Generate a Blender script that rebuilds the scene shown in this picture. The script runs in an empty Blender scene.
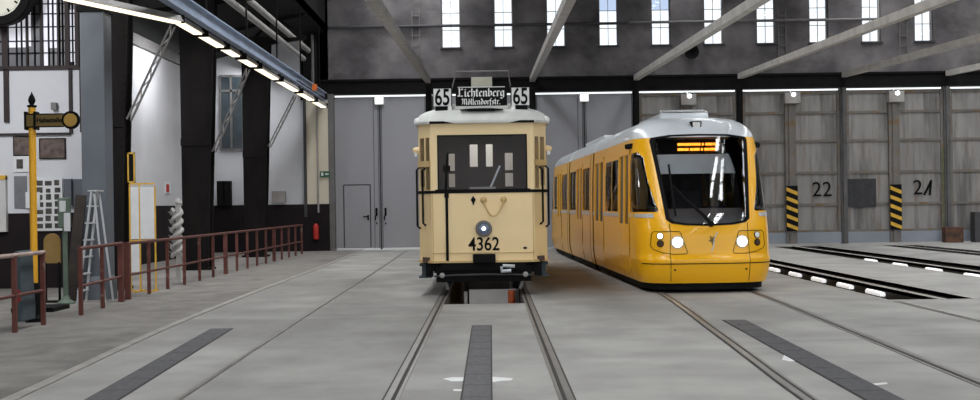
import bpy, bmesh, math, random
from mathutils import Vector, Matrix
random.seed(7)
SC = bpy.context.scene
COL = SC.collection
PI = math.pi
F, H, ROLL = 1180.0, 1.53, math.radians(0.82)   # focal length in pixels, eye height, camera roll

def at(px, py, Y):
    """world point seen at photo pixel (px,py) at depth Y"""
    dx, dy = px-490, py-205
    c, s = math.cos(ROLL), math.sin(ROLL)
    return Vector(((dx*c-dy*s)/F*Y, Y, H-(dy*c+dx*s)/F*Y))
def ground(px, py):
    dx, dy = px-490, py-205
    c, s = math.cos(ROLL), math.sin(ROLL)
    Y = H*F/(dy*c+dx*s)
    return at(px, py, Y)

# ------------------------------------------------------------------ materials
def lin(c):
    return tuple(((v/255)/12.92 if v/255 <= .04045 else (((v/255)+.055)/1.055)**2.4) for v in c)
def mat(name, rgb, rough=.6, metal=0., var=.12, scale=4., stretch=(1,1,1), bump=0., coat=0., rgb2=None, detail=6, ior=None, lo=.35, hi=.65):
    m = bpy.data.materials.new(name); m.use_nodes = True
    nt = m.node_tree; b = nt.nodes['Principled BSDF']
    b.inputs['Roughness'].default_value = rough; b.inputs['Metallic'].default_value = metal
    if coat: b.inputs['Coat Weight'].default_value = coat; b.inputs['Coat Roughness'].default_value = .06
    if ior: b.inputs['IOR'].default_value = ior
    c = lin(rgb)
    tc = nt.nodes.new('ShaderNodeTexCoord'); mp = nt.nodes.new('ShaderNodeMapping')
    mp.inputs['Scale'].default_value = stretch
    nt.links.new(tc.outputs['Object'], mp.inputs['Vector'])
    n = nt.nodes.new('ShaderNodeTexNoise'); n.inputs['Scale'].default_value = scale; n.inputs['Detail'].default_value = detail
    nt.links.new(mp.outputs['Vector'], n.inputs['Vector'])
    r = nt.nodes.new('ShaderNodeValToRGB')
    r.color_ramp.elements[0].position = lo; r.color_ramp.elements[1].position = hi
    if rgb2: a, z = lin(rgb2), c
    else: a, z = tuple(v*(1-var) for v in c), tuple(min(1, v*(1+var)) for v in c)
    r.color_ramp.elements[0].color = (*a, 1); r.color_ramp.elements[1].color = (*z, 1)
    nt.links.new(n.outputs['Fac'], r.inputs['Fac']); nt.links.new(r.outputs['Color'], b.inputs['Base Color'])
    if bump:
        bp = nt.nodes.new('ShaderNodeBump'); bp.inputs['Strength'].default_value = bump; bp.inputs['Distance'].default_value = .02
        nt.links.new(n.outputs['Fac'], bp.inputs['Height']); nt.links.new(bp.outputs['Normal'], b.inputs['Normal'])
    return m
def overlay(m, rgb, scale, stretch, lo, hi, amount=1.):
    """a second, shaped layer of wear / stain over a mat() material"""
    nt = m.node_tree; b = nt.nodes['Principled BSDF']
    src = b.inputs['Base Color'].links[0].from_socket
    tc = nt.nodes.new('ShaderNodeTexCoord'); mp = nt.nodes.new('ShaderNodeMapping'); mp.inputs['Scale'].default_value = stretch
    mp.inputs['Location'].default_value = (3.1, 1.7, 5.3)
    nt.links.new(tc.outputs['Object'], mp.inputs['Vector'])
    n = nt.nodes.new('ShaderNodeTexNoise'); n.inputs['Scale'].default_value = scale; n.inputs['Detail'].default_value = 8; n.inputs['Roughness'].default_value = .65
    nt.links.new(mp.outputs['Vector'], n.inputs['Vector'])
    r = nt.nodes.new('ShaderNodeMapRange'); r.inputs['From Min'].default_value = lo; r.inputs['From Max'].default_value = hi; r.inputs['To Max'].default_value = amount
    nt.links.new(n.outputs['Fac'], r.inputs['Value'])
    mx = nt.nodes.new('ShaderNodeMix'); mx.data_type = 'RGBA'
    nt.links.new(r.outputs['Result'], mx.inputs['Factor']); nt.links.new(src, mx.inputs['A']); mx.inputs['B'].default_value = (*lin(rgb), 1)
    nt.links.new(mx.outputs['Result'], b.inputs['Base Color'])
    return m
def emit(name, rgb, s):
    m = bpy.data.materials.new(name); m.use_nodes = True; b = m.node_tree.nodes['Principled BSDF']
    b.inputs['Base Color'].default_value = (*lin(rgb), 1); b.inputs['Emission Color'].default_value = (*lin(rgb), 1); b.inputs['Emission Strength'].default_value = s
    return m
def glass(name, tint, ior=1.5, rough=.02):
    m = bpy.data.materials.new(name); m.use_nodes = True; nt = m.node_tree; nt.nodes.clear()
    o = nt.nodes.new('ShaderNodeOutputMaterial'); mx = nt.nodes.new('ShaderNodeMixShader')
    fr = nt.nodes.new('ShaderNodeFresnel'); fr.inputs['IOR'].default_value = ior
    t = nt.nodes.new('ShaderNodeBsdfTransparent'); t.inputs['Color'].default_value = (*tint, 1)
    g = nt.nodes.new('ShaderNodeBsdfGlossy'); g.inputs['Roughness'].default_value = rough
    nt.links.new(fr.outputs[0], mx.inputs[0]); nt.links.new(t.outputs[0], mx.inputs[1]); nt.links.new(g.outputs[0], mx.inputs[2]); nt.links.new(mx.outputs[0], o.inputs[0])
    return m

M = {}
M['floor'] = overlay(overlay(mat('concrete_floor', (155,153,149), .78, var=.16, scale=.9, bump=.12, detail=10), (90,87,84), .16, (1,.35,1), .48, .70, .6), (192,190,186), .45, (.5,1.6,1), .56,.78,.4)
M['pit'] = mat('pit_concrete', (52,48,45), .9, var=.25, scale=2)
M['concrete'] = overlay(mat('dark_concrete', (116,112,113), .9, rgb2=(80,77,79), scale=1.1, detail=12, bump=.3), (58,54,54), .5, (1,1,1.6), .50, .70, .75)
M['roof'] = mat('dark_roof', (26,25,25), .9, var=.25, scale=1)
M['black_steel'] = mat('black_steel', (17,16,17), .65, var=.3, scale=3)
M['column'] = overlay(mat('black_brown_steel', (23,20,20), .6, var=.25, scale=3, stretch=(1,1,.3), bump=.1), (48,36,31), 1.3, (1,1,.35), .55, .8, .6)
M['white_wall'] = mat('white_plaster', (205,206,210), .85, var=.06, scale=.8)
M['cream_wall'] = mat('cream_plaster', (214,206,186), .85, var=.05, scale=.8)
M['dado'] = mat('dark_dado', (34,28,31), .6, var=.2, scale=1.5)
M['grey_paint'] = mat('grey_door_paint', (153,153,158), .5, var=.06, scale=.5, stretch=(1,1,.4))
M['seam'] = mat('dark_seam', (62,61,64), .7)
M['old_door'] = overlay(overlay(mat('weathered_door', (142,139,136), .75, var=.1, scale=1.6, stretch=(2.5,1,.35)), (74,72,72), .9, (3,1,.25), .46, .66, .75), (112,78,50), 2.2, (2.5,1,.22), .57, .74, .8)
M['kick'] = mat('blue_grey_kickplate', (134,140,150), .6, var=.08, scale=1)
M['rust_rail'] = overlay(mat('grey_rusty_rail', (110,106,102), .7, var=.12, scale=2), (116,88,46), 1.8, (1,1,1), .50, .62, .8)
M['black'] = mat('black_paint', (14,14,15), .5, var=.2)
M['hazard_yellow'] = mat('hazard_yellow', (214,168,52), .6, var=.15)
M['old_post'] = mat('old_grey_post', (88,86,86), .7, var=.2, scale=2)
M['white'] = mat('white_enamel', (238,238,236), .4, var=.03)
M['cream'] = mat('cream_tram_paint', (246,217,163), .38, var=.03, scale=1.2, coat=.3)
M['cream_dark'] = mat('ochre_tram_edge', (206,176,120), .45, var=.05)
M['tram_roof'] = mat('grey_white_roof', (208,209,204), .6, var=.06)
M['yellow'] = mat('yellow_tram_paint', (255,186,0), .3, var=.015, scale=1.0, coat=.35)
M['tram_white'] = mat('white_tram_roof', (226,231,235), .3, var=.02, coat=.5)
M['silver'] = mat('silver_band', (200,200,200), .35, .3, var=.03)
M['rubber'] = mat('black_rubber', (18,18,19), .75, var=.2)
M['tglass'] = glass('tram_side_glass', (.55,.57,.6), 1.9)
M['wglass'] = glass('windscreen_glass', (.95,.96,.97), 1.75, .01)
M['cglass'] = glass('old_tram_glass', (.95,.95,.96), 1.22)
M['wood'] = mat('brown_tram_wood', (66,42,30), .5, var=.25, scale=5, stretch=(1,1,.2))
M['blind'] = mat('grey_sun_blind', (232,234,236), .8, var=.04)
M['dash'] = mat('grey_dashboard', (132,134,136), .7, var=.05)
M['headlamp'] = emit('headlamp_light', (255,250,232), 9)
M['amber'] = emit('amber_led', (255,150,40), 3.0)
M['tube'] = emit('fluorescent_tube', (255,240,214), 1.3)
M['pitlamp'] = emit('pit_lamp_tube', (255,255,255), .5)
M['small_lamp'] = emit('small_white_lamp', (250,252,255), 2.2)
M['blue_beam'] = overlay(mat('blue_grey_beam', (158,172,194), .55, var=.1, scale=2), (108,120,142), 2., (1,.3,1), .5, .7, .6)
M['grey_steel'] = mat('light_grey_steel', (158,154,150), .6, var=.14, scale=2.5)
M['mid_steel'] = mat('mid_grey_steel', (106,104,103), .6, var=.14, scale=2.5)
M['pipe'] = mat('pale_pipe', (176,174,170), .55, var=.1)
M['red_rail'] = overlay(mat('red_brown_rail', (96,50,41), .6, var=.2, scale=6), (160,140,128), 3.5, (1,1,1), .60, .68, .6)
M['pale_rail'] = mat('worn_pale_rail', (178,156,148), .6, var=.2, scale=6)
M['rail'] = mat('rail_steel', (134,130,126), .4, .35, var=.12, scale=2)
M['kerb'] = mat('pale_kerb', (182,178,172), .8, var=.1)
M['rail_pale'] = mat('worn_pale_track', (150,146,140), .7, var=.12, scale=3)
M['groove'] = mat('dark_rail_groove', (48,45,43), .8)
M['plate'] = mat('dark_cover_plate', (74,73,76), .65, var=.2, scale=6, stretch=(3,1,1))
M['paint'] = mat('worn_white_paint', (226,226,224), .8, var=.05)
M['pier'] = mat('grey_pier', (96,101,108), .75, var=.1, scale=1.2)
M['timber'] = mat('dark_timber', (44,32,32), .7, var=.25, scale=5)
M['pane_light'] = emit('bright_office_pane', (206,206,214), .62)
M['pane_grey'] = mat('grey_office_pane', (120,120,124), .25, var=.1)
M['pane_blue'] = glass('bluish_pane', (.66,.72,.82), 1.45)
M['pane'] = glass('clear_pane', (.93,.95,.97), 1.45)
M['gold'] = mat('gold_paint', (176,138,58), .5, var=.1)
M['sign_brown'] = mat('dark_olive_sign', (112,90,38), .5, var=.1)
M['post_yellow'] = mat('yellow_post_paint', (240,176,36), .45, var=.05)
M['teal'] = overlay(mat('grey_green_cloth', (70,82,88), .8, var=.12, scale=5), (104,112,116), 5, (1,1,1), .58, .7, .7)
M['red'] = mat('red_paint', (186,44,36), .5, var=.1)
M['green_stand'] = mat('grey_green_paint', (96,112,98), .6, var=.15)
M['tan'] = mat('tan_board', (150,120,66), .7, var=.12)
M['paper'] = mat('white_paper', (216,217,218), .9, var=.04)
M['photo_dark'] = mat('photo_print', (70,66,62), .7, var=.4, scale=14)
M['photo_brown'] = mat('brown_photo_print', (92,78,72), .7, var=.4, scale=9)
M['alu'] = mat('aluminium', (206,208,212), .4, .3, var=.05)
M['plank'] = mat('dark_plank', (58,50,46), .8, var=.2, scale=6)
M['stucco'] = mat('pale_stucco', (196,194,192), .8, var=.08)
M['exit_green'] = mat('exit_green', (24,92,62), .5)
M['chalk_yellow'] = mat('yellow_frame_paint', (214,168,56), .5, var=.1)
M['rusty'] = mat('rusty_brown', (98,66,48), .85, rgb2=(56,42,36), scale=6)
M['orange'] = mat('orange_mesh', (176,82,40), .6, var=.3, scale=18)
M['clock_face'] = mat('clock_face', (214,212,196), .5, var=.03)
M['beige'] = mat('beige_roof_box', (176,172,156), .7, var=.06, scale=6, stretch=(1,1,8))
M['chain'] = mat('olive_chain', (96,100,58), .6, var=.3)
M['seat'] = mat('dark_seat', (44,44,50), .8)

for k in ('black', 'column', 'black_steel', 'dado', 'rubber', 'roof'):
    b_ = M[k].node_tree.nodes['Principled BSDF']; b_.inputs['Specular IOR Level'].default_value = .18; b_.inputs['Roughness'].default_value = .8
M['beam'] = mat('pale_beam_paint', (206,202,196), .6, var=.12, scale=2.5)
# ------------------------------------------------------------------ mesh helpers
class MB:
    def __init__(s): s.bm = bmesh.new()
    def mesh(s, vs, fs, mtx=None):
        v = [s.bm.verts.new(mtx @ Vector(p) if mtx else p) for p in vs]
        for f in fs:
            try: s.bm.faces.new([v[i] for i in f])
            except ValueError: pass
        return s
    def box(s, x0, x1, y0, y1, z0, z1, mtx=None):
        return s.mesh([(x,y,z) for z in (z0,z1) for y in (y0,y1) for x in (x0,x1)],
                      [(0,2,3,1),(4,5,7,6),(0,1,5,4),(2,6,7,3),(0,4,6,2),(1,3,7,5)], mtx)
    def bar(s, a, b, w, h, up=(0,0,1)):
        """rectangular bar from a to b"""
        a, b = Vector(a), Vector(b); d = (b-a); L = d.length; d.normalize()
        x = d.cross(Vector(up))
        if x.length < 1e-4: x = d.cross(Vector((1,0,0)))
        x.normalize(); z = x.cross(d)
        m = Matrix((x, d, z)).transposed().to_4x4(); m.translation = a
        return s.box(-w/2, w/2, 0, L, -h/2, h/2, m)
    def tube(s, pts, r, n=10, close=True):
        pts = [Vector(p) for p in pts]; rings = []
        rr = r if isinstance(r, (list, tuple)) else [r]*len(pts)
        prev = None
        for i, p in enumerate(pts):
            d = (pts[min(i+1, len(pts)-1)]-pts[max(i-1, 0)]).normalized()
            if prev is None:
                u = d.cross(Vector((0,0,1)))
                if u.length < 1e-3: u = Vector((1,0,0))
            else: u = prev - d*prev.dot(d)
            u.normalize(); prev = u; w = d.cross(u)
            rings.append([s.bm.verts.new(p+(u*math.cos(2*PI*k/n)+w*math.sin(2*PI*k/n))*rr[i]) for k in range(n)])
        for a, b in zip(rings, rings[1:]):
            for k in range(n): s.bm.faces.new((a[k], a[(k+1)%n], b[(k+1)%n], b[k]))
        if close: s.bm.faces.new(rings[0][::-1]); s.bm.faces.new(rings[-1])
        return s
    def lathe(s, prof, n=24, mtx=None):
        rings = []
        for r, z in prof:
            rings.append([s.bm.verts.new((mtx or Matrix()) @ Vector((r*math.cos(2*PI*k/n), r*math.sin(2*PI*k/n), z))) for k in range(n)])
        for a, b in zip(rings, rings[1:]):
            for k in range(n): s.bm.faces.new((a[k], a[(k+1)%n], b[(k+1)%n], b[k]))
        s.bm.faces.new(rings[0][::-1]); s.bm.faces.new(rings[-1])
        return s
    def prism(s, poly, axis, a, b):
        """closed polygon extruded along an axis: 'x' poly=(y,z), 'y' poly=(x,z), 'z' poly=(x,y)"""
        def mk(p, t): return {'x': (t,p[0],p[1]), 'y': (p[0],t,p[1]), 'z': (p[0],p[1],t)}[axis]
        n = len(poly); vs = [mk(p, a) for p in poly]+[mk(p, b) for p in poly]
        return s.mesh(vs, [tuple(range(n)), tuple(range(2*n-1, n-1, -1))]+[(i, n+i, n+(i+1)%n, (i+1)%n) for i in range(n)])
    def build(s, name, m, parent=None, smooth=False, bevel=0, seg=2):
        bmesh.ops.recalc_face_normals(s.bm, faces=s.bm.faces)
        me = bpy.data.meshes.new(name); s.bm.to_mesh(me); s.bm.free()
        o = bpy.data.objects.new(name, me); COL.objects.link(o)
        for mm in (m if isinstance(m, list) else [m]): me.materials.append(M[mm] if isinstance(mm, str) else mm)
        if smooth:
            me.shade_smooth(); 
            try: me.set_sharp_from_angle(angle=math.radians(smooth if smooth > 1 else 38))
            except Exception: pass
        if parent is not None: o.parent = parent
        if bevel:
            b = o.modifiers.new('bevel', 'BEVEL'); b.width = bevel; b.segments = seg; b.limit_method = 'ANGLE'; b.angle_limit = math.radians(40)
        return o
def tag(o, label=None, cat=None, group=None, kind=None):
    if label: o['label'] = label
    if cat: o['category'] = cat
    if group: o['group'] = group
    if kind: o['kind'] = kind
    return o
def struct(o): o['kind'] = 'structure'; return o
def empty(name, loc=(0,0,0), rz=0):
    e = bpy.data.objects.new(name, None); e.location = loc; e.rotation_euler = (0,0,rz); e.empty_display_size = .2; COL.objects.link(e); return e
def dup(root, loc=None):
    r = root.copy(); COL.objects.link(r)
    if loc is not None: r.location = loc
    for ch in list(root.children):
        c = ch.copy(); COL.objects.link(c); c.parent = r
        for g in list(ch.children):
            d = g.copy(); COL.objects.link(d); d.parent = c
    return r
def boolean(o, cutter, op):
    """mesh of o (op) cutter as a new mesh datablock"""
    cutter.parent = o.parent; bpy.context.view_layer.update()
    md = o.modifiers.new('b', 'BOOLEAN'); md.operation = op; md.object = cutter; md.solver = 'EXACT'
    dg = bpy.context.evaluated_depsgraph_get(); dg.update()
    me = bpy.data.meshes.new_from_object(o.evaluated_get(dg), depsgraph=dg)
    o.modifiers.remove(md); return me
def cut(o, cutter):
    me = boolean(o, cutter, 'DIFFERENCE'); o.data = me
def common(o, cutter, name, m, parent):
    me = boolean(o, cutter, 'INTERSECT'); me.name = name; me.materials.clear(); me.materials.append(M[m])
    p = bpy.data.objects.new(name, me); COL.objects.link(p); p.parent = parent; return p
def kill(*os):
    for o in os: bpy.data.objects.remove(o)
def text(s, name, m, size, loc, rot=(PI/2,0,0), sx=1., fat=0., parent=None, ext=.004, align='CENTER'):
    cu = bpy.data.curves.new(name, 'FONT'); cu.body = s; cu.size = size; cu.extrude = ext; cu.offset = fat
    cu.align_x = align; cu.align_y = 'CENTER'
    t = bpy.data.objects.new(name, cu); COL.objects.link(t)
    dg = bpy.context.evaluated_depsgraph_get(); dg.update()
    me = bpy.data.meshes.new_from_object(t.evaluated_get(dg)); kill(t)
    me.materials.clear(); me.materials.append(M[m])
    o = bpy.data.objects.new(name, me); COL.objects.link(o); o.location = loc; o.rotation_euler = rot; o.scale = (sx,1,1)
    if parent is not None: o.parent = parent
    return o
def interp(knots, z):
    """monotone cubic interpolation"""
    n = len(knots); xs = [k[0] for k in knots]; ys = [k[1] for k in knots]
    if z <= xs[0]: return ys[0]
    if z >= xs[-1]: return ys[-1]
    d = [(ys[i+1]-ys[i])/(xs[i+1]-xs[i]) for i in range(n-1)]
    m = [d[0]]+[0 if d[i-1]*d[i] <= 0 else 2*d[i-1]*d[i]/(d[i-1]+d[i]) for i in range(1, n-1)]+[d[-1]]
    for i in range(n-1):
        if z <= xs[i+1]:
            h = xs[i+1]-xs[i]; t = (z-xs[i])/h
            return (2*t**3-3*t**2+1)*ys[i]+(t**3-2*t**2+t)*h*m[i]+(-2*t**3+3*t**2)*ys[i+1]+(t**3-t**2)*h*m[i+1]

# ================================================================== THE HALL
BACK = 41.5
# floor with pits
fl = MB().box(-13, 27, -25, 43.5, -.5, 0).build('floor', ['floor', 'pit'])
pits = [(-.745, .515, 18.28, 33), (6.03, 6.80, 17.9, 39), (6.92, 7.33, 17.9, 39), (9.42, 10.10, 17.5, 39.4), (10.22, 10.95, 17.5, 39.4), (12.95, 13.45, 24, 39.2), (13.55, 14.1, 24, 39.2)]
for x0, x1, y0, y1 in pits:
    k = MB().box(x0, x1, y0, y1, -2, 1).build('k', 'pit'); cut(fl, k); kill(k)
struct(fl)
M['aisle_floor'] = overlay(mat('worn_shaded_screed', (128,124,119), .85, var=.16, scale=2.2, bump=.25, detail=12), (78,74,72), .5, (1,.5,1), .5, .68, .7)  # darker screed, with the aisle's lack of light put into its colour too
struct(MB().mesh([(-12.9,5,0),(-3.98,5,0),(-4.02,9.6,0),(-4.3,15.5,0),(-4.4,22,0),(-4.44,31,0),(-4.56,43,0),(-12.9,43,0)]+[(-12.9,5,.004),(-3.98,5,.004),(-4.02,9.6,.004),(-4.3,15.5,.004),(-4.4,22,.004),(-4.44,31,.004),(-4.56,43,.004),(-12.9,43,.004)], [tuple(range(7,-1,-1)),tuple(range(8,16))]+[(i,(i+1)%8,8+(i+1)%8,8+i) for i in range(8)]).build('floor_aisle','aisle_floor'))
n = 1
for x0, x1, y0, y1 in ((-.745,.515,18.28,33), (6.03,7.33,17.9,39), (9.42,10.95,17.5,39.4), (12.95,14.1,24,39.2)):
    b = MB(); zt = -.5
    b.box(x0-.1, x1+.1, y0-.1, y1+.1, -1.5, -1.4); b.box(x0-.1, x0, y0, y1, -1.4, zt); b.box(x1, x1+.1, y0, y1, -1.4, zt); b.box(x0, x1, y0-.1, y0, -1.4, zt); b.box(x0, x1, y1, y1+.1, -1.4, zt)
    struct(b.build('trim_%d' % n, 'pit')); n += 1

for k, (x0, x1, y0, y1) in enumerate(pits[1:]):
    b = MB(); b.box(x0-.045, x0, y0, y1, -.06, .006); b.box(x1, x1+.045, y0, y1, -.06, .006); b.box(x0-.045, x1+.045, y0-.05, y0, -.06, .006)
    struct(b.build('trim_%d' % (30+k), 'kerb'))
# back wall (upper concrete) with window openings
wins = [451, 503, 555, 607, 659.5, 712, 765, 816.5, 869, 922]
WX = [-1.29+1.85*i for i in range(10)]
WZ0, WZ1, WW = 7.08, 9.75, .66
b = MB()
xs = [-6.0]+[v for x in WX for v in (x-WW/2, x+WW/2)]+[27]
for i in range(0, len(xs), 2): b.box(xs[i], xs[i+1], BACK, BACK+.4, WZ0, WZ1)
b.box(-6.0, 27, BACK, BACK+.4, 5.98, WZ0); b.box(-6.0, 27, BACK, BACK+.4, WZ1, 10.4)
struct(b.build('wall_back', 'concrete'))
for i, x in enumerate(WX):
    w = struct(empty('window_%d' % (i+1), (x, BACK+.2, WZ0)))
    fr = MB(); hw = WW/2; hh = WZ1-WZ0
    for a, c in ((-hw, -hw+.035), (hw-.035, hw), (-.008, .008)): fr.box(a, c, -.03, .03, 0, hh)
    for z in (0, .62, 1.24, 1.86, hh-.04): fr.box(-hw, hw, -.03, .03, z, z+.018)
    fr.build('window_frame', 'grey_steel', w)
    MB().box(-hw, hw, -.006, .006, 0, 1.25).build('pane', 'pane', w)
    MB().box(-hw, hw, -.006, .006, 1.25, hh).build('pane', 'pane_blue' if i in (3, 4) else 'pane', w)
    MB().box(-hw-.05, hw+.05, -.32, -.02, -.05, .0).build('window_sill', 'seam', w)
# lintel over the gates, posts between them
b = MB(); b.box(-6.0, 27, BACK-.12, BACK+.3, 5.475, 5.98); b.box(-6.0, 27, BACK-.2, BACK-.12, 5.93, 6.0)
struct(b.build('trim_5', 'black_steel'))
PX = [-2.1+3.64*i for i in range(0, 8)]
for i, x in enumerate(PX):
    b = MB(); b.box(x-.11, x+.11, BACK-.06, BACK+.2, 0, 5.5); b.box(x-.05, x+.05, BACK-.12, BACK-.06, 0, 5.5)
    struct(b.build('trim_%d' % (6+i), 'black_steel' if i < 4 else 'old_post'))
# wall left of the gates: cream strip, white wall and dark dado
b = MB(); b.box(-9.9, -6.5, BACK, BACK+.4, 1.65, 8.0); struct(b.build('wall_back_left', 'white_wall'))
b = MB(); b.box(-6.4, -5.62, BACK-.15, BACK+.4, 1.65, 5.3); struct(b.build('wall_back_strip', 'cream_wall'))
b = MB(); b.box(-6.5, -6.4, BACK-.2, BACK+.4, 1.2, 5.5); b.box(-6.03, -5.99, BACK-.2, BACK-.15, 1.65, 5.2); struct(b.build('trim_14', 'seam'))
b = MB(); b.box(-9.9, -5.62, BACK-.18, BACK+.4, 0, 1.65); struct(b.build('baseboard_back', 'dado'))
b = MB(); b.box(-5.64, -5.44, BACK-.16, BACK+.3, 0, 5.5); struct(b.build('trim_18', 'mid_steel'))
b = MB(); b.box(-6.6, -5.62, BACK-.1, BACK+.4, 5.3, 6.0); b.box(-6.6,-5.62, BACK, BACK+.4, 6.0, 10.4); struct(b.build('trim_15', 'roof'))
# left wall behind the columns
struct(MB().box(-10.1, -9.8, 24.6, BACK+.4, 1.65, 6.1).build('wall_left', 'white_wall'))
struct(MB().box(-10.1, -9.76, 24.6, BACK-.18, 0, 1.65).build('baseboard_left', 'dado'))
b = MB(); b.box(-10.1, -9.7, 24.6, BACK, 6.1, 6.4); struct(b.build('trim_16', 'mid_steel'))
struct(MB().box(26.6, 27, -4, BACK+.4, 0, 10.4).build('wall_right', 'concrete'))
# aisle ceiling (low, dark) and the side of the main roof above it
b = MB(); b.mesh([(-13,-4,6.4),(-5.7,-4,7.7),(-5.7,BACK+.4,7.7),(-13,BACK+.4,6.0),(-13,-4,6.7),(-5.7,-4,8.0),(-5.7,BACK+.4,8.0),(-13,BACK+.4,6.4)],
    [(0,1,2,3),(7,6,5,4),(0,4,5,1),(1,5,6,2),(2,6,7,3),(3,7,4,0)]); struct(b.build('ceiling_aisle', 'roof'))
struct(MB().box(-6.0, -5.7, -4, BACK+.4, 7.7, 10.4).build('wall_clerestory', 'roof'))
struct(MB().box(-13.3, -13, -4, 24.6, 0, 6.6).build('wall_left_near', 'white_wall'))
# main ceiling with glazed roof slots
SKY = [(-2.6, 2.2), (7.2, 1.0), (13.2, 1.6), (18.0, 1.6), (23.2, 1.6)]
b = MB(); edge = [-5.7]+[v for x, w in SKY for v in (x-w/2, x+w/2)]+[26.8]
for i in range(0, len(edge), 2): b.box(edge[i], edge[i+1], -4, BACK+.4, 10.1, 10.4)
struct(b.build('ceiling', 'roof'))
for i, (x, w) in enumerate(SKY):
    b = MB()
    for y in range(-3, 42, 1):
        wide = .5 if y % 3 == 0 else .06
        b.box(x-w/2, x+w/2, y-wide/2, y+wide/2, 10.16, 10.22)
    b.box(x-.03, x+.03, -4, BACK, 10.16, 10.24)
    struct(b.build('window_%d' % (20+i), 'roof'))

# office cabin front on the left: white panels, dark timber frame, glazed upper band
OY = 23.5
def oz(py): return at(40, py, OY).z
def ox(px): return at(px, 60, OY).x
struct(MB().box(-12.8, ox(81), OY, OY+.6, 1.5, oz(69)).build('wall_office', 'white_wall'))
struct(MB().box(-12.8, ox(81), OY, OY+.6, 0, 1.5).build('baseboard_office', 'dado'))
b = MB(); b.box(-12.8, ox(81), OY-.05, OY+.02, oz(70), oz(66)); b.box(-12.8, ox(70), OY-.07, OY+.02, oz(135), oz(133))
for a, c in ((4, 9), (69, 72)): b.box(ox(a), ox(c), OY-.05, OY+.02, oz(134 if a > 60 else 122), oz(69))
b.box(ox(80), ox(82.5), OY-.06, OY+.3, oz(133), oz(-12)); struct(b.build('trim_17', 'timber'))
wn = struct(empty('window_12', (0, OY, 0)))
b = MB()
for a, c in ((3,9),(27,28.6),(41,43.5),(58.3,60),(66,70),(76,81)): b.box(ox(a), ox(c), -.06, .12, oz(67), oz(-14))
b.box(-12.8, ox(81), -.08, .3, oz(-10), oz(-20))
b.build('window_frame', 'timber', wn)
b = MB()
for a in (17, 22, 35, 49, 53.5, 63, 73): b.box(ox(a)-.009, ox(a)+.009, -.03, .05, oz(67), oz(-10))
for p in (4, 14, 27, 41, 53): b.box(-12.8, ox(80), -.035, .05, oz(p+.4), oz(p-.4))
b.build('glazing_bars', 'black', wn)
def panes(rects, m):
    b = MB()
    for x0, x1, y0, y1 in rects: b.box(ox(x0), ox(x1), .02, .06, oz(y1), oz(y0))
    b.build('pane', m, wn)
panes([(9,27,12,47),(43.5,49,-8,66),(49,58.3,-8,48),(70,76,10,62),(28.6,31,13,46)], 'pane_light')
panes([(9,27,47,67),(9,27,-10,12),(31,41,-10,67),(28.6,31,46,67),(49,58.3,48,67),(60,66,-10,67),(-40,3,-10,67),(70,76,-10,10)], 'pane_grey')
# bluish glazed screen high on the back wall between the columns
wn = struct(empty('window_13', (0, BACK-.02, 0)))
p0, p1 = at(221, 150, BACK), at(243, 76, BACK)
MB().box(p0.x, p1.x, -.02, .02, p0.z, p1.z).build('pane', mat('slate_blue_pane', (54,64,70), .3, var=.25, scale=2), wn)
b = MB()
for t in (0, .48, 1): b.box(p0.x+(p1.x-p0.x)*t-.04, p0.x+(p1.x-p0.x)*t+.04, -.06, .02, p0.z, p1.z)
for t in (0, .8, 1): b.box(p0.x, p1.x, -.06, .02, p0.z+(p1.z-p0.z)*t-.04, p0.z+(p1.z-p0.z)*t+.04)
b.build('window_frame', 'mid_steel', wn)

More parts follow.
